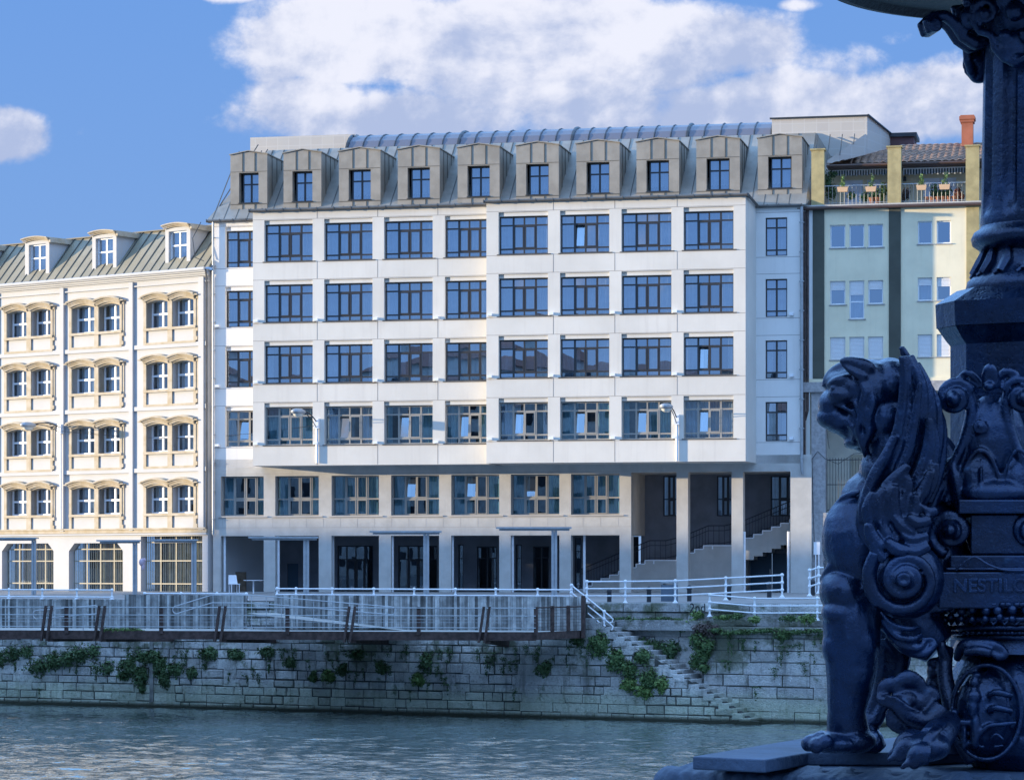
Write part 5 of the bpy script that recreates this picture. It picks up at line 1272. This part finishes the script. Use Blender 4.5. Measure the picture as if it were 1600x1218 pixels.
class Sc(MB):
    """sculpting helper in statue space"""
    def __init__(s, o): super().__init__(); s.o = Vector(o)
    def e(s, px, py, d, rx, rz, ry=None, rot=0.):
        R = Matrix.Rotation(-math.radians(rot), 3, 'Y'); s.ball(S3(px, py, d)-s.o, (rx*PX, (ry if ry is not None else min(rx, rz)*PX), rz*PX), 18, rot=R)
    def t(s, pts, r, n=12, flat=1.):
        P = [S3(*p)-s.o for p in pts]
        # Catmull-Rom smoothing
        q, rr = [], []; rl_ = r if isinstance(r, (list, tuple)) else [r]*len(P)
        for i in range(len(P)-1):
            p0, p1, p2, p3 = P[max(i-1,0)], P[i], P[i+1], P[min(i+2,len(P)-1)]
            for k in range(5):
                t = k/5; q.append(.5*((2*p1)+(p2-p0)*t+(2*p0-5*p1+4*p2-p3)*t*t+(3*p1-p0-3*p2+p3)*t**3)); rr.append((rl_[i]*(1-t)+rl_[i+1]*t)*PX)
        q.append(P[-1]); rr.append(rl_[-1]*PX); s.tube(q, rr, n, flat=flat, up=(0,-1,0) if flat != 1 else None)
    def spiral(s, px, py, d, r0, r1, turns, a0, w0, w1, sign=1, dz=0., flat=1.):
        pts, rs = [], []; n = int(turns*18)
        for i in range(n+1):
            t = i/n; a = a0+sign*turns*2*PI*t; r = r0*(r1/r0)**t; pts.append(S3(px+r*math.cos(a), py+r*math.sin(a), d+dz*t)-s.o); rs.append((w0+(w1-w0)*t)*PX)
        s.tube(pts, rs, 10, flat=flat, up=(0,-1,0) if flat != 1 else None)
gb = S3(1330, 1178, .05); gb.z = PZ
gry = thing('winged_statue', 'blue painted cast iron winged lion statue sitting on the bridge plinth, facing left', 'statue', gb)
b = Sc(gb)
# trunk, chest, neck
b.e(1372, 838, .03, 84, 84, .14); b.e(1358, 876, .03, 73, 72, .135); b.e(1340, 852, -.04, 56, 80, .10, 8); b.e(1350, 925, .0, 64, 62, .12)
b.e(1376, 790, .03, 66, 60, .12, -20); b.t([(1385,590,.0),(1394,650,.0),(1401,705,.0),(1394,765,.02),(1375,830,.03)], [46,47,48,58,70], 18)
b.t([(1430,790,.06),(1450,880,.06),(1460,960,.05)], [60,70,58], 16); b.t([(1400,940,.03),(1440,985,.03),(1468,1012,.02)], [50,45,30], 14); b.t([(1430,690,.10),(1462,720,.12),(1490,820,.1)], [34,40,60], 12)
# near foreleg with shoulder, knee and paw
b.t([(1350,872,-.02),(1332,950,-.055),(1331,1000,-.06),(1329,1060,-.05),(1323,1108,-.04),(1325,1142,-.02)], [30,45,45,38,30,34], 16)
b.e(1310, 958, -.07, 27, 24, .06); b.e(1301, 1010, -.065, 17, 30, .045); b.e(1318, 925, -.05, 38, 40, .085, 20); b.e(1345, 1000, -.085, 26, 38, .045, 10); b.e(1332, 1045, -.06, 34, 55, .06)
b.e(1306, 1160, -.03, 48, 17, .075); b.e(1330, 1156, -.02, 40, 22, .07)
for k, (x, y, d) in enumerate(((1266,1160,-.075),(1264,1161,-.04),(1270,1158,-.0),(1276,1164,-.1))): b.e(x, y, d, 13, 13, .022); b.e(x+14, y-6, d, 13, 12, .021)
# far foreleg
b.t([(1385,960,.10),(1392,1020,.12),(1380,1075,.14),(1364,1115,.15),(1358,1145,.14)], [36,28,18,14,16], 12); b.t([(1395,985,.08),(1408,1030,.10),(1388,1085,.12),(1368,1130,.13)], [30,16,12,10], 10)
b.e(1352, 1162, .13, 34, 14, .06); b.e(1370, 1158, .12, 12, 18, .04)
# head
b.e(1360, 612, 0, 52, 51, .10); b.e(1390, 602, .0, 36, 44, .095); b.e(1330, 608, 0, 40, 36, .085); b.e(1311, 598, 0, 23, 20, .072)
b.e(1386, 700, 0, 38, 70, .085); b.e(1372, 738, 0, 30, 40, .08); b.e(1380, 655, 0, 44, 50, .095)
b.t([(1345,574,0),(1315,578,0),(1298,590,0),(1292,606,0)], [14,13,11,9], 10)                       # brow line
b.t([(1330,590,-.060),(1308,595,-.062),(1295,603,-.035)], [8,8,6], 8); b.e(1303, 606, -.060, 6, 4.5, .012)
b.t([(1350,630,.0),(1322,634,.0),(1300,645,.0),(1288,652,0)], [36,30,22,15], 16)                   # snout
b.e(1316, 618, -.045, 23, 15, .038, -8); b.e(1303, 628, -.02, 13, 10, .05); b.e(1304, 651, 0, 29, 20, .055, 6); b.e(1318, 658, 0, 30, 20, .06, 10)
b.e(1297, 633, 0, 19, 25, .055); b.e(1326, 668, 0, 22, 17, .045)
b.t([(1308,634,-.058),(1322,638,-.066),(1340,650,-.07)], [3,4,3], 6)
b.t([(1328,672,.0),(1334,685,0),(1350,692,0)], [13,13,16], 10); b.e(1338, 688, 0, 21, 12, .055, 18); b.e(1358, 670, 0, 26, 34, .075)
b.e(1347, 650, -.035, 24, 50, .045)
# mane locks beside the cheek
for (p, r) in (([(1342,590,-.082),(1352,612,-.092),(1346,634,-.088),(1352,652,-.088)],[5,8,7,3]), ([(1352,600,-.09),(1364,626,-.094),(1358,652,-.09),(1365,674,-.08)],[4,7,7,3]), ([(1334,626,-.075),(1345,648,-.083),(1340,668,-.075),(1348,688,-.065)],[4,7,6,3]),
               ([(1350,652,-.085),(1358,674,-.083),(1352,694,-.07),(1360,712,-.06)],[4,7,6,2]), ([(1326,660,-.055),(1336,674,-.06),(1332,690,-.05)],[4,6,3]), ([(1340,676,-.07),(1348,696,-.066),(1352,716,-.05)],[4,6,2])): b.t([*p], r, 8)
# ear: a folded leaf with its tip pointing forward
b.t([(1366,590,-.062),(1354,574,-.076),(1336,567,-.080),(1320,563,-.076),(1312,566,-.07)], [10,13,10,6,3], 10); b.t([(1358,590,-.075),(1346,588,-.088),(1330,579,-.088),(1316,569,-.076)], [8,8,6,3], 8)
b.t([(1286,905,-.03),(1304,882,-.075),(1334,866,-.10),(1352,850,-.105)], [7,9,9,6], 8); b.t([(1312,985,-.09),(1330,940,-.112),(1356,915,-.11)], [6,10,7], 8); b.t([(1345,1015,-.10),(1350,1060,-.095),(1342,1110,-.070)], [5,7,4], 8); b.t([(1304,1040,-.082),(1306,1090,-.07),(1308,1130,-.055)], [5,6,5], 8)
b.t([(1302,795,-.045),(1320,776,-.07),(1344,768,-.085)], [4,6,4], 8)
body = b.build('body', M_iron, gry); remesh(body, .0042, 4, .5)
tl = Sc(gb)                                                                                        # leafy tail curl
tl.t([(1470,1104,-.12),(1448,1128,-.14),(1420,1118,-.15),(1398,1098,-.15),(1378,1094,-.14),(1374,1082,-.13)], [17,16,14,11,9,6], 10, .8)
tl.t([(1376,1092,-.13),(1380,1074,-.13),(1394,1068,-.13),(1408,1076,-.13)], [8,11,13,9], 10, .5); tl.t([(1404,1088,-.13),(1404,1070,-.13),(1418,1060,-.13),(1434,1068,-.12),(1442,1086,-.12)], [10,12,15,14,8], 10, .5)
tl.t([(1420,1100,-.12),(1436,1098,-.12),(1452,1084,-.11),(1460,1096,-.11)], [10,15,16,12], 10, .6); tl.t([(1392,1106,-.13),(1396,1126,-.13),(1412,1136,-.13),(1428,1132,-.12)], [8,13,13,8], 10, .5)
tl.e(1412,1092,-.120,22,15,.03)
tl.t([(1382,1086,-.155),(1400,1090,-.165),(1420,1104,-.165),(1442,1112,-.155)], [2,3,3,2], 6)
remesh(tl.build('tail', M_iron, gry), .005, 2)
pw = Sc(gb)                                                                                        # hind paw
pw.t([(1482,1128,-.14),(1470,1144,-.22),(1456,1160,-.27)], [20,25,26], 12); pw.e(1450,1166,-.29,34,22,.075)
for (x, y, x2, y2, d) in ((1436,1156,1400,1174,-.22),(1438,1166,1398,1184,-.29),(1452,1178,1420,1194,-.37)): pw.t([(x,y,d),((x+x2)/2,(y+y2)/2-9,d),(x2+6,y2-4,d),(x2,y2+2,d)], [17,17,13,8], 10); pw.t([(x2+2,y2-4,d-.01),(x2-8,y2+2,d-.01),(x2-11,y2+9,d-.01)], [6,4.5,1.5], 8)
for q in (-1,0,1): pw.t([(1480+q*6,1120,-.20),(1462+q*6,1140,-.33),(1446+q*5,1158,-.36)], [3,4,3], 6)
remesh(pw.build('hind_paw', M_iron, gry), .005, 2)
# wing: long primaries, coverts, all overlapping
wg = Sc(gb)
def feather(pts, w, d, thick=.5):
    n = len(pts); P = [(x, y, d+.004*i) for i, (x, y) in enumerate(pts)]
    prof = [w*(.30+.70*math.sin(PI*(.12+.60*i/(n-1)))) for i in range(n)]
    wg.t(P, prof, 12, flat=thick); wg.t([(x, y, d_-w*PX*thick*.9) for x, y, d_ in P], [max(1.6, p*.20) for p in prof], 6)
    wg.t([(x+w*.45, y, d_-w*PX*thick*.6) for x, y, d_ in P[1:-1]], [max(1.2, p*.14) for p in prof[1:-1]], 5)
fe = [([(1408,541),(1413,552),(1424,572),(1432,590)],8,-.09), ([(1412,556),(1415,600),(1411,650),(1402,690),(1386,730),(1368,770),(1356,812)],14,-.155),
      ([(1420,556),(1436,600),(1436,650),(1426,700),(1408,745),(1388,785)],15,-.14), ([(1430,568),(1448,610),(1450,660),(1440,710),(1422,755),(1404,790)],15,-.125),
      ([(1438,586),(1460,630),(1462,680),(1452,730),(1436,770),(1420,800)],14,-.105), ([(1448,612),(1468,655),(1469,700),(1462,745),(1448,785)],12,-.085),
      ([(1437,596),(1430,650),(1420,700),(1402,740)],9,-.165), ([(1452,652),(1450,700),(1436,745),(1416,785)],12,-.16), ([(1456,654),(1460,700),(1448,750),(1432,790)],11,-.15),
      ([(1398,680),(1382,715),(1366,745),(1352,790),(1352,815)],11,-.165), ([(1386,705),(1368,740),(1352,775),(1347,808),(1352,838),(1366,862)],10,-.15),
      ([(1462,722),(1456,750),(1440,780),(1420,805)],12,-.165), ([(1455,735),(1440,770),(1420,795)],11,-.175),
      ([(1420,726),(1404,742),(1388,760),(1376,785)],12,-.185), ([(1412,738),(1416,760),(1402,790)],12,-.18)]
for a in fe: feather(*a)
short = [([(1366,768),(1357,795),(1362,824)],12), ([(1382,762),(1374,792),(1378,822)],13), ([(1398,758),(1393,785),(1398,812)],13), ([(1413,766),(1412,790),(1412,812)],12), ([(1430,772),(1429,795),(1424,816)],11),
         ([(1356,816),(1362,838),(1378,856)],12), ([(1374,814),(1384,834),(1400,850)],13), ([(1396,806),(1410,822),(1428,832)],12), ([(1418,806),(1434,816),(1454,812)],10), ([(1440,790),(1452,800),(1464,796)],9),
         ([(1364,848),(1370,862),(1384,874)],11), ([(1384,844),(1398,856),(1416,862)],12), ([(1408,834),(1426,842),(1450,836)],11), ([(1410,856),(1430,862),(1452,852)],10)]
for k, (p, w_) in enumerate(short): feather(p, w_, -.178-.007*(k % 3)-.004*(k//5), .55)
wg.e(1385, 815, -.150, 34, 52, .03, 8); wg.e(1420, 820, -.140, 34, 36, .03)
remesh(wg.build('wing', M_iron, gry), .0042, 1, .4)
vo = Sc(gb)                                                                                        # big volute under the wing
vo.spiral(1414, 905, -.175, 58, 14, 2.15, math.radians(215), 11, 6, sign=-1, dz=-.03, flat=.9)
vo.t([(1367,862,-.19),(1358,890,-.18),(1360,920,-.175),(1372,945,-.175)], [8,11,11,8], 10, .9); vo.e(1412, 905, -.175, 20, 20, .05); vo.e(1414, 905, -.10, 62, 62, .06)
for k in range(16):
    a = 2*PI*k/16
    if k % 16: vo.e(1412+8*math.cos(a), 905+8*math.sin(a), -.222, 4, 4, .008)
for k, (pts, r) in enumerate((([(1376,955,-.13),(1395,975,-.15),(1420,982,-.15),(1436,978,-.13)],5),([(1378,968,-.13),(1400,992,-.15),(1424,998,-.15),(1440,990,-.13)],6),([(1382,980,-.12),(1405,1004,-.14),(1432,1012,-.14),(1446,1000,-.12)],7),([(1388,992,-.11),(1412,1014,-.13),(1440,1022,-.13),(1458,1008,-.12),(1455,998,-.12),(1440,1000,-.13)],7))): vo.t(pts, [r*.6, r, r, r*.6][:len(pts)] if len(pts) == 4 else [r*.6,r,r,r,r*.7,r*.5], 8)
remesh(vo.build('volute', M_iron, gry), .0042, 1, .4)

# ---- lamp post
LC = Vector((1.372, 7.33, PZ)); lp = thing('lamp_post', 'ornate blue painted cast iron lamp post with fluted shaft on the right edge', 'lamp post', LC)
def lz_(py, Y=7.25): return ZC+(HY-py)*Y/F-PZ
rr_ = Matrix.Rotation(-math.radians(30), 3, 'Z')
def octo(h, ch, z, k=1.): 
    p = [(-h+ch,-h),(h-ch,-h),(h,-h+ch),(h,h-ch),(h-ch,h),(-h+ch,h),(-h,h-ch),(-h,-h+ch)]; return [rr_ @ Vector((a*k, b_*k, z)) for a, b_ in p]
def loft(mb, rings):
    for a, b_ in zip(rings, rings[1:]):
        n = len(a)
        for i in range(n): mb.face([a[i], a[(i+1)%n], b_[(i+1)%n], b_[i]])
    mb.face(rings[0][::-1]); mb.face(rings[-1])
s = MB(); hb = .196; z0 = .25; zt = 1.045
loft(s, [octo(hb, .07, z) for z in (z0, zt)]+[octo(hb+.010, .072, zt+.015), octo(hb+.028, .08, zt+.045)]); pb = s.build('pedestal_block', M_iron, lp, bevel=.006)
s = MB(); loft(s, [octo(hb+.032, .085, zt+.046), octo(hb+.034, .085, zt+.108), octo(hb-.01, .08, zt+.145), octo(hb-.05, .07, zt+.150)]); s.build('cornice', M_iron, lp, bevel=.006)
zb_ = lz_(447)
s = MB(); s.lathe([(.185,zb_-.02),(.19,zb_),(.185,zb_+.02),(.165,zb_+.035),(.15,zb_+.06),(.135,zb_+.10),(.13,zb_+.125)], (0,0,0), 64, fn=lambda a, z: 1+.018*math.sin(a*22)*(1 if zb_+.02 < z < zb_+.11 else 0))
for k in range(16):
    a = 2*PI*k/16
    s.tube([(math.cos(a+d_)*r, math.sin(a+d_)*r, zb_+z) for d_, r, z in ((0,.172,.035),(.05,.155,.065),(.0,.138,.11))], [.012,.015,.006], 6); s.tube([(math.cos(a-.12+d_)*r, math.sin(a-.12+d_)*r, zb_+z) for d_, r, z in ((0,.175,.03),(.12,.158,.05),(.2,.145,.08))], [.006,.008,.004], 6)
s.build('leaf_collar', M_iron, lp, smooth=45)
zr_ = lz_(383)
s = MB(); s.lathe([(.13,zr_-.01),(.155,zr_-.002),(.172,zr_+.01),(.176,zr_+.025),(.168,zr_+.042),(.152,zr_+.052),(.15,zr_+.06)], (0,0,0), 48); s.build('ring_moulding', M_iron, lp, smooth=50)
zs0 = zr_+.055; zs1 = lz_(60)
def flute(a, z):
    t = (math.cos(a*11)); f = max(0, t)**.55; e = min(1, max(0, (z-zs0-.035)/.03))*min(1, max(0, (zs1-.02-z)/.03)); return 1-.16*f*e
pf = [(.150, zs0), (.152, zs0+.015), (.150, zs0+.03), (.149, zs0+.045), (.149, zs0+.06)]+[(.149-.006*i/8, zs0+.06+(zs1-zs0-.10)*i/8) for i in range(1, 9)]+[(.143, zs1-.01), (.143, zs1)]
s = MB(); s.lathe(pf, (0,0,0), 144, fn=flute); s.build('fluted_shaft', M_iron, lp, smooth=55)
# capital with scroll brackets
cz = lz_(52, 7.3)
cp = MB(); cp.lathe([(.145,cz-.03),(.15,cz-.01),(.16,cz+.02),(.18,cz+.05),(.20,cz+.10),(.20,cz+.16)], (0,0,0), 40)
def bracket(a):
    ca, sa = math.cos(a), math.sin(a)
    def P(r, z, t=0): return (ca*r-sa*t, sa*r+ca*t, cz+z)
    for t in (-.03, .03):
        cp.tube([P(r, z, t*.8) for r, z in ((.15,-.02),(.18,-.03),(.21,-.012),(.235,.022),(.262,.04),(.292,.036),(.308,.02),(.302,.0),(.286,.002))], [.018,.020,.018,.017,.016,.015,.014,.012,.008], 8)
    cp.tube([P(.29, .012, -.045), P(.29, .012, .045)], .019, 10)
    for t in (-.05, .05):
        n = 14; cp.tube([P(.20+.038*(1-i/n*.75)*math.cos(1.+i*.62), .035+.042*(1-i/n*.75)*math.sin(1.+i*.62), t) for i in range(n+1)], [.011*(1-.4*i/n) for i in range(n+1)], 8)
        cp.ball(P(.205, .035, t*1.1), .016, 10)
def pendant(a):
    ca, sa = math.cos(a), math.sin(a)
    def P(r, z, t=0): return Vector((ca*r-sa*t, sa*r+ca*t, cz+z))
    cp.ball(P(.185, .03, 0), .026, 12); cp.ball(P(.175, -.03, -.028), .021, 12); cp.ball(P(.175, -.03, .028), .021, 12)
    for sg in (-1, 1):
        cp.tube([P(.175, z, sg*t) for z, t in ((.075,.075),(.06,.11),(.02,.115),(-.01,.095),(-.02,.065),(-.055,.055),(-.085,.03),(-.10,.0))], [.012,.014,.013,.012,.012,.013,.012,.010], 8)
        n = 12; cp.tube([P(.18, .035+.036*(1-i/n*.7)*math.sin(i*.62), sg*(.08+.036*(1-i/n*.7)*math.cos(i*.62))) for i in range(n+1)], .009, 6); cp.ball(P(.18, .035, sg*.08), .014, 8)
    cp.ball(P(.165, -.09, 0), (.028,.02,.022), 10); cp.ball(P(.16, -.06, 0), (.05,.02,.05), 10)
for k in range(4): bracket(math.radians(188)+k*PI/2); pendant(math.radians(240)+k*PI/2)
remesh(cp.build('capital', M_irond if False else M_iron, lp), .0042, 1, .4)
s = MB(); dzc = lz_(-46, 7.33); n = 72
s.lathe([(.20,dzc-.05),(.26,dzc-.035),(.42,dzc-.015),(.51,dzc-.012),(.53,dzc-.03),(.56,dzc-.025),(.565,dzc+.0),(.555,dzc+.02),(.53,dzc+.03),(.3,dzc+.08),(.1,dzc+.12)], (0,0,0), n); s.build('lamp_canopy', M_irond, lp, smooth=40)
s = MB(); s.lathe([(.08,dzc+.12),(.07,dzc+.5),(.12,dzc+.55),(.05,dzc+.6),(.05,dzc+1.2)], (0,0,0), 24); s.build('upper_shaft', M_iron, lp, smooth=40)
# ornament of the face turned to the viewer
OR = lp.location
def Cp(px, py, d=0.): return S3(px, py, d-.05+( -.00045*(px-1545)))
class Or(Sc):
    pass
_S3 = S3
def S3(px, py, d=0.): return _S3(px, py, d) if not ORN else _S3(px, py, d+ODEP-.00030*(px-1545))
ORN = True; ODEP = -.04
o = Or(OR)
o.spiral(1492, 622, -.03, 29, 8, 1.7, math.radians(-20), 8.5, 5, sign=-1, dz=-.03); o.e(1489, 624, -.06, 11, 12, .03)
o.spiral(1596, 620, -.03, 31, 8, 1.7, math.radians(200), 8.5, 5, sign=1, dz=-.03); o.e(1600, 622, -.06, 11, 12, .03)
o.t([(1514,612,-.02),(1518,645,-.02),(1506,690,-.02),(1484,735,-.02),(1462,775,-.02),(1450,815,-.02),(1455,845,-.03),(1475,866,-.03)], [9,10,9,9,9,9,10,10], 12, 1.2)
o.spiral(1486, 830, -.03, 36, 9, 1.9, math.radians(100), 9, 6, sign=1, dz=-.03); o.e(1483, 828, -.06, 12, 12, .03)
o.t([(1576,612,-.02),(1572,645,-.02),(1584,690,-.02),(1606,735,-.02),(1630,775,-.02),(1642,815,-.02)], [9,10,9,9,9,9], 12, 1.2)
o.spiral(1610, 830, -.03, 34, 9, 1.9, math.radians(80), 9, 6, sign=-1, dz=-.03)
o.t([(1500,588,-.03),(1512,582,-.04),(1526,592,-.03),(1534,606,-.02)], [4,6,6,5], 8); o.t([(1590,585,-.03),(1572,580,-.04),(1560,592,-.03),(1555,606,-.02)], [5,7,6,5], 8)
o.t([(1545,606,-.04),(1541,590,-.05),(1547,575,-.06),(1553,590,-.05),(1556,606,-.04)], [8,8,9,8,8], 10); o.e(1545, 604, -.055, 9, 8, .02)
o.t([(1546,622,.0),(1540,650,.0),(1538,690,.0),(1540,740,.0)], [10,24,36,44], 16, .55); o.e(1552, 690, .01, 52, 75, .055)
o.spiral(1531, 666, -.050, 10, 9, 1.0, 0, 2.6, 2.6); o.e(1531, 666, -.048, 5, 5, .012)
o.e(1532, 752, -.02, 33, 44, .035); o.e(1592, 754, -.01, 26, 42, .035)
for cx_, wx in ((1532,33),(1592,27)): o.t([(cx_-wx,790,-.03),(cx_-wx*.95,752,-.04),(cx_-wx*.55,718,-.045),(cx_,702,-.05),(cx_+wx*.55,718,-.045),(cx_+wx*.95,752,-.04),(cx_+wx,790,-.03)], [3,3.2,3.4,3.6,3.4,3.2,3], 8)
o.t([(1532,706,-.055),(1533,740,-.06),(1532,778,-.055)], [1.5,2.5,1.5], 6); o.e(1493, 758, -.01, 14, 46, .04, 12); o.e(1560, 770, -.02, 60, 22, .05)
o.t([(1487,716,-.02),(1484,755,-.02),(1478,785,-.02)], [4,7,6], 8)
remesh(o.build('scroll_ornament', M_iron, lp), .0045, 1, .4)
def slab(x0, x1, y0, y1, d0, d1, name, parent=lp, bev=.004):
    s = MB(); pts = [S3(x, y, d)-OR for d in (d0, d1) for (x, y) in ((x0,y1),(x1,y1),(x1,y0),(x0,y0))]
    s.hexa([pts[0],pts[1],pts[5],pts[4],pts[3],pts[2],pts[6],pts[7]]); return s.build(name, M_iron, parent, bevel=bev)
slab(1497, 1680, 780, 802, -.07, .2, 'shelf'); slab(1516, 1700, 803, 866, -.03, .2, 'neck_block'); slab(1484, 1690, 867, 892, -.06, .2, 'moulding'); slab(1478, 1690, 886, 891.5, -.075, .2, 'moulding')
tb_ = slab(1466, 1700, 893, 950, -.09, .2, 'inscription_block')
s = Sc(OR); s.t([(1493,890,-.095),(1510,876,-.095),(1524,870,-.095),(1545,882,-.095),(1570,890,-.095),(1600,891,-.095)], 2., 6); s.build('pediment_line', M_iron, tb_)
cu = bpy.data.curves.new('inscription', 'FONT'); cu.body = 'NESTILOE'; cu.size = .046; cu.extrude = .0045; cu.bevel_depth = .0018; cu.space_character = 1.02
to = bpy.data.objects.new('inscription', cu); COL.objects.link(to); to.parent = tb_
pA = S3(1489, 924, -.0925); pB = S3(1585, 922, -.0925); to.location = pA-OR; to.rotation_euler = (PI/2, 0, math.atan2((pB-pA).y, (pB-pA).x)); to.data.materials.append(M_iron); text_mesh(to)
# crown band
cr = Sc(OR); rg = random.Random(2); CRX = 1610; 
def ringpt(a, R, y): return S3(CRX+R*math.sin(a), y, .13-R*PX*math.cos(a))-OR
for k in range(15):
    a = -1.45+2.0*k/14*1.1; R = 142
    for (dy, q, dr) in ((0,8,4),(13,6,6),(-6,7,-4)): p = ringpt(a+rg.uniform(-.02,.02), R+dr, 952+dy+rg.uniform(-2,2)); cr.ball(p, q*PX, 10)
    for j in (-1, 1): cr.ball(ringpt(a+j*.05, R+2, 944), (7*PX, 6*PX, 4.5*PX), 8)
for (y, R, r_) in ((967,140,4.5),(980,136,4),(988,128,3),(995,122,4.5)): cr.tube([ringpt(-1.5+3.0*i/40, R, y) for i in range(41)], r_*PX, 8)
for k in range(26): cr.ball(ringpt(-1.45+2.2*k/25, 131, 988), 3.6*PX, 6)
for k in range(18): a = -1.45+2.2*k/17; cr.tube([ringpt(a-.05, 141, 968), ringpt(a, 142, 975), ringpt(a+.05, 141, 968)], 2.2*PX, 6)
cr.build('crown_band', M_iron, lp, smooth=60)
s = MB(); 
cc = S3(CRX, 1000, .13)-OR
s.lathe([(.20,.01),(.185,.04),(.19,.07),(.17,.12)], (cc.x, cc.y, cc.z-.04), 40); s.build('crown_core', M_iron, lp, smooth=50)
# vase shaped shield with an oval relief
v = Sc(OR)
v.e(1585, 1095, .13, 110, 112, .19); v.e(1590, 1150, .13, 88, 80, .17); v.t([(1480,1010,.02),(1476,1050,.0),(1486,1100,-.02),(1500,1150,-.02),(1520,1190,-.02)], [11,13,14,14,12], 10, .8)
v.t([(1473,1000,-.0),(1472,1012,.0),(1478,1030,.01)], [5,9,11], 8); v.t([(1453,1040,.02),(1456,1034,.02),(1468,1036,.02),(1470,1060,.02),(1466,1090,.03)], [5,7,8,8,7], 8); v.e(1457,1048,.03,9,14,.03); v.e(1457,1070,.04,12,18,.03); v.e(1462,1098,.05,10,20,.03)
v.t([(1495,1030,-.05),(1505,1008,-.075),(1530,1006,-.085),(1556,1008,-.085),(1570,1020,-.085),(1562,1026,-.09),(1552,1022,-.09)], [6,9,9,8,7,6,5], 10)
v.t([(1507,1018,-.09),(1530,1016,-.10),(1548,1020,-.10)], [8,8,7], 8); v.e(1525, 1013, -.095, 6, 5, .015)
n = 48; v.tube([S3(1541+54*math.cos(2*PI*i/n), 1112+74*math.sin(2*PI*i/n), -.075+.02*abs(math.cos(2*PI*i/n)))-OR for i in range(n+1)], 4.2*PX, 8); v.e(1541, 1112, -.02, 49, 68, .058)
# church tower, wolves and bridge in relief
v.e(1526,1054,-.072,7,6,.014); v.e(1522,1066,-.076,8,9,.014); v.e(1521,1088,-.080,11,13,.016); v.e(1519,1105,-.082,9,16,.014); v.e(1524,1140,-.080,8,30,.012); v.e(1505,1128,-.078,14,6,.012); v.e(1506,1150,-.078,5,24,.010); v.e(1491,1112,-.072,8,6,.012); v.e(1494,1130,-.072,4,16,.010)
for y in (1084, 1108): v.t([(1544,y+2,-.078),(1556,y-3,-.088),(1572,y,-.088),(1582,y+3,-.078)], [4,6,6,3.5], 8); v.t([(1546,y+5,-.075),(1544,y+10,-.072)], [3,2.5], 6); v.t([(1578,y+4,-.075),(1580,y+10,-.072)], [3,2.5], 6)
v.t([(1506,1166,-.072),(1524,1154,-.078),(1544,1134,-.085),(1566,1131,-.085),(1588,1128,-.078)], [3.5,4,4.5,4.5,3], 8); v.t([(1546,1156,-.078),(1556,1146,-.082),(1568,1156,-.078)], [3,3,3], 6); v.t([(1536,1168,-.078),(1534,1164,-.08)], [4,4], 6); v.t([(1552,1166,-.078),(1568,1164,-.078)], [3,3], 6)
remesh(v.build('shield_vase', M_iron, lp), .0042, 1, .35)
s = MB(); fc = S3(1590, 1200, .13)-OR; s.lathe([(.13,.0),(.135,.03),(.12,.05),(.125,.11),(.14,.14)], (fc.x, fc.y, .0), 32); s.box(fc.x-.22, fc.x-.10, fc.y-.06, fc.y+.1, 0, .09); s.build('foot', M_iron, lp, smooth=40, bevel=.004)
ORN = False
# ---- plinth
pa, pb2 = Vector((.43, 7.30)), Vector((2.1, 6.28)); dr_ = (pb2-pa).normalized(); nr_ = Vector((dr_.y, -dr_.x)); L_ = (pb2-pa).length
ang = math.atan2(dr_.y, dr_.x)
pt = thing('stone_plinth', 'blue grey plinth with a carved leaf edge under the statue and the lamp post', 'plinth', (pa.x, pa.y, 0), ang)
M_pl = mat('plinth painted stone', (.05,.085,.15), .6, .2, 4, .35, 35)
s = MB(); s.box(.02, L_, .0, 2.0, .45, .695); s.box(.10, L_, -.04, 2.0, -.42, .449); s.build('block', M_pl, pt, bevel=.012)
s = MB(); 
def W2(px, py, z): Y = (ZC-z)*F/(py-HY); return Vector(((px-CX)/F*Y, Y))
def loc2(p): q = p-Vector((pa.x, pa.y)); return (q.x*dr_.x+q.y*dr_.y, -q.x*dr_.y+q.y*dr_.x)
pp_ = [loc2(W2(1082,1182,.728)), loc2(W2(1196,1187,.728)), loc2(W2(1262,1176,.728)), loc2(W2(1420,1176,.728))]
q3 = loc2(W2(1252,1154,.728)); far = (pp_[3][0]+.3, q3[1]+.1)
poly = [*pp_, far, q3]; n = len(poly); 
s.v = [(a, b_, .697) for a, b_ in poly]+[(a, b_, .730) for a, b_ in poly]; s.f = [tuple(range(n))[::-1], tuple(range(n, 2*n))]+[(i, (i+1)%n, n+(i+1)%n, n+i) for i in range(n)]; s.mi = [0]*(n+2)
s.build('top_slab', M_pl, pt, bevel=.004)
lf = MB(); rl2 = random.Random(6); x = .0
while x < L_:
    w = rl2.uniform(.085, .12)
    for k in (-1, 0, 1):
        lf.tube([(x+w*.5+k*.01, .03, .685), (x+w*.5+k*w*.35, -.055, .66), (x+w*.5+k*w*.55, -.075, .60), (x+w*.5+k*w*.5, -.05, .54)], [.02,.026,.022,.01], 8)
    lf.ball((x, -.035, .64), (.035,.04,.05), 10); x += w
lf.tube([(-.02,0,.63),(L_,0,.63)], .055, 12); lf.ball((-.02,.0,.63), (.05,.06,.06), 12)
lo_ = lf.build('leaf_moulding', M_pl, pt); remesh(lo_, .006, 2)
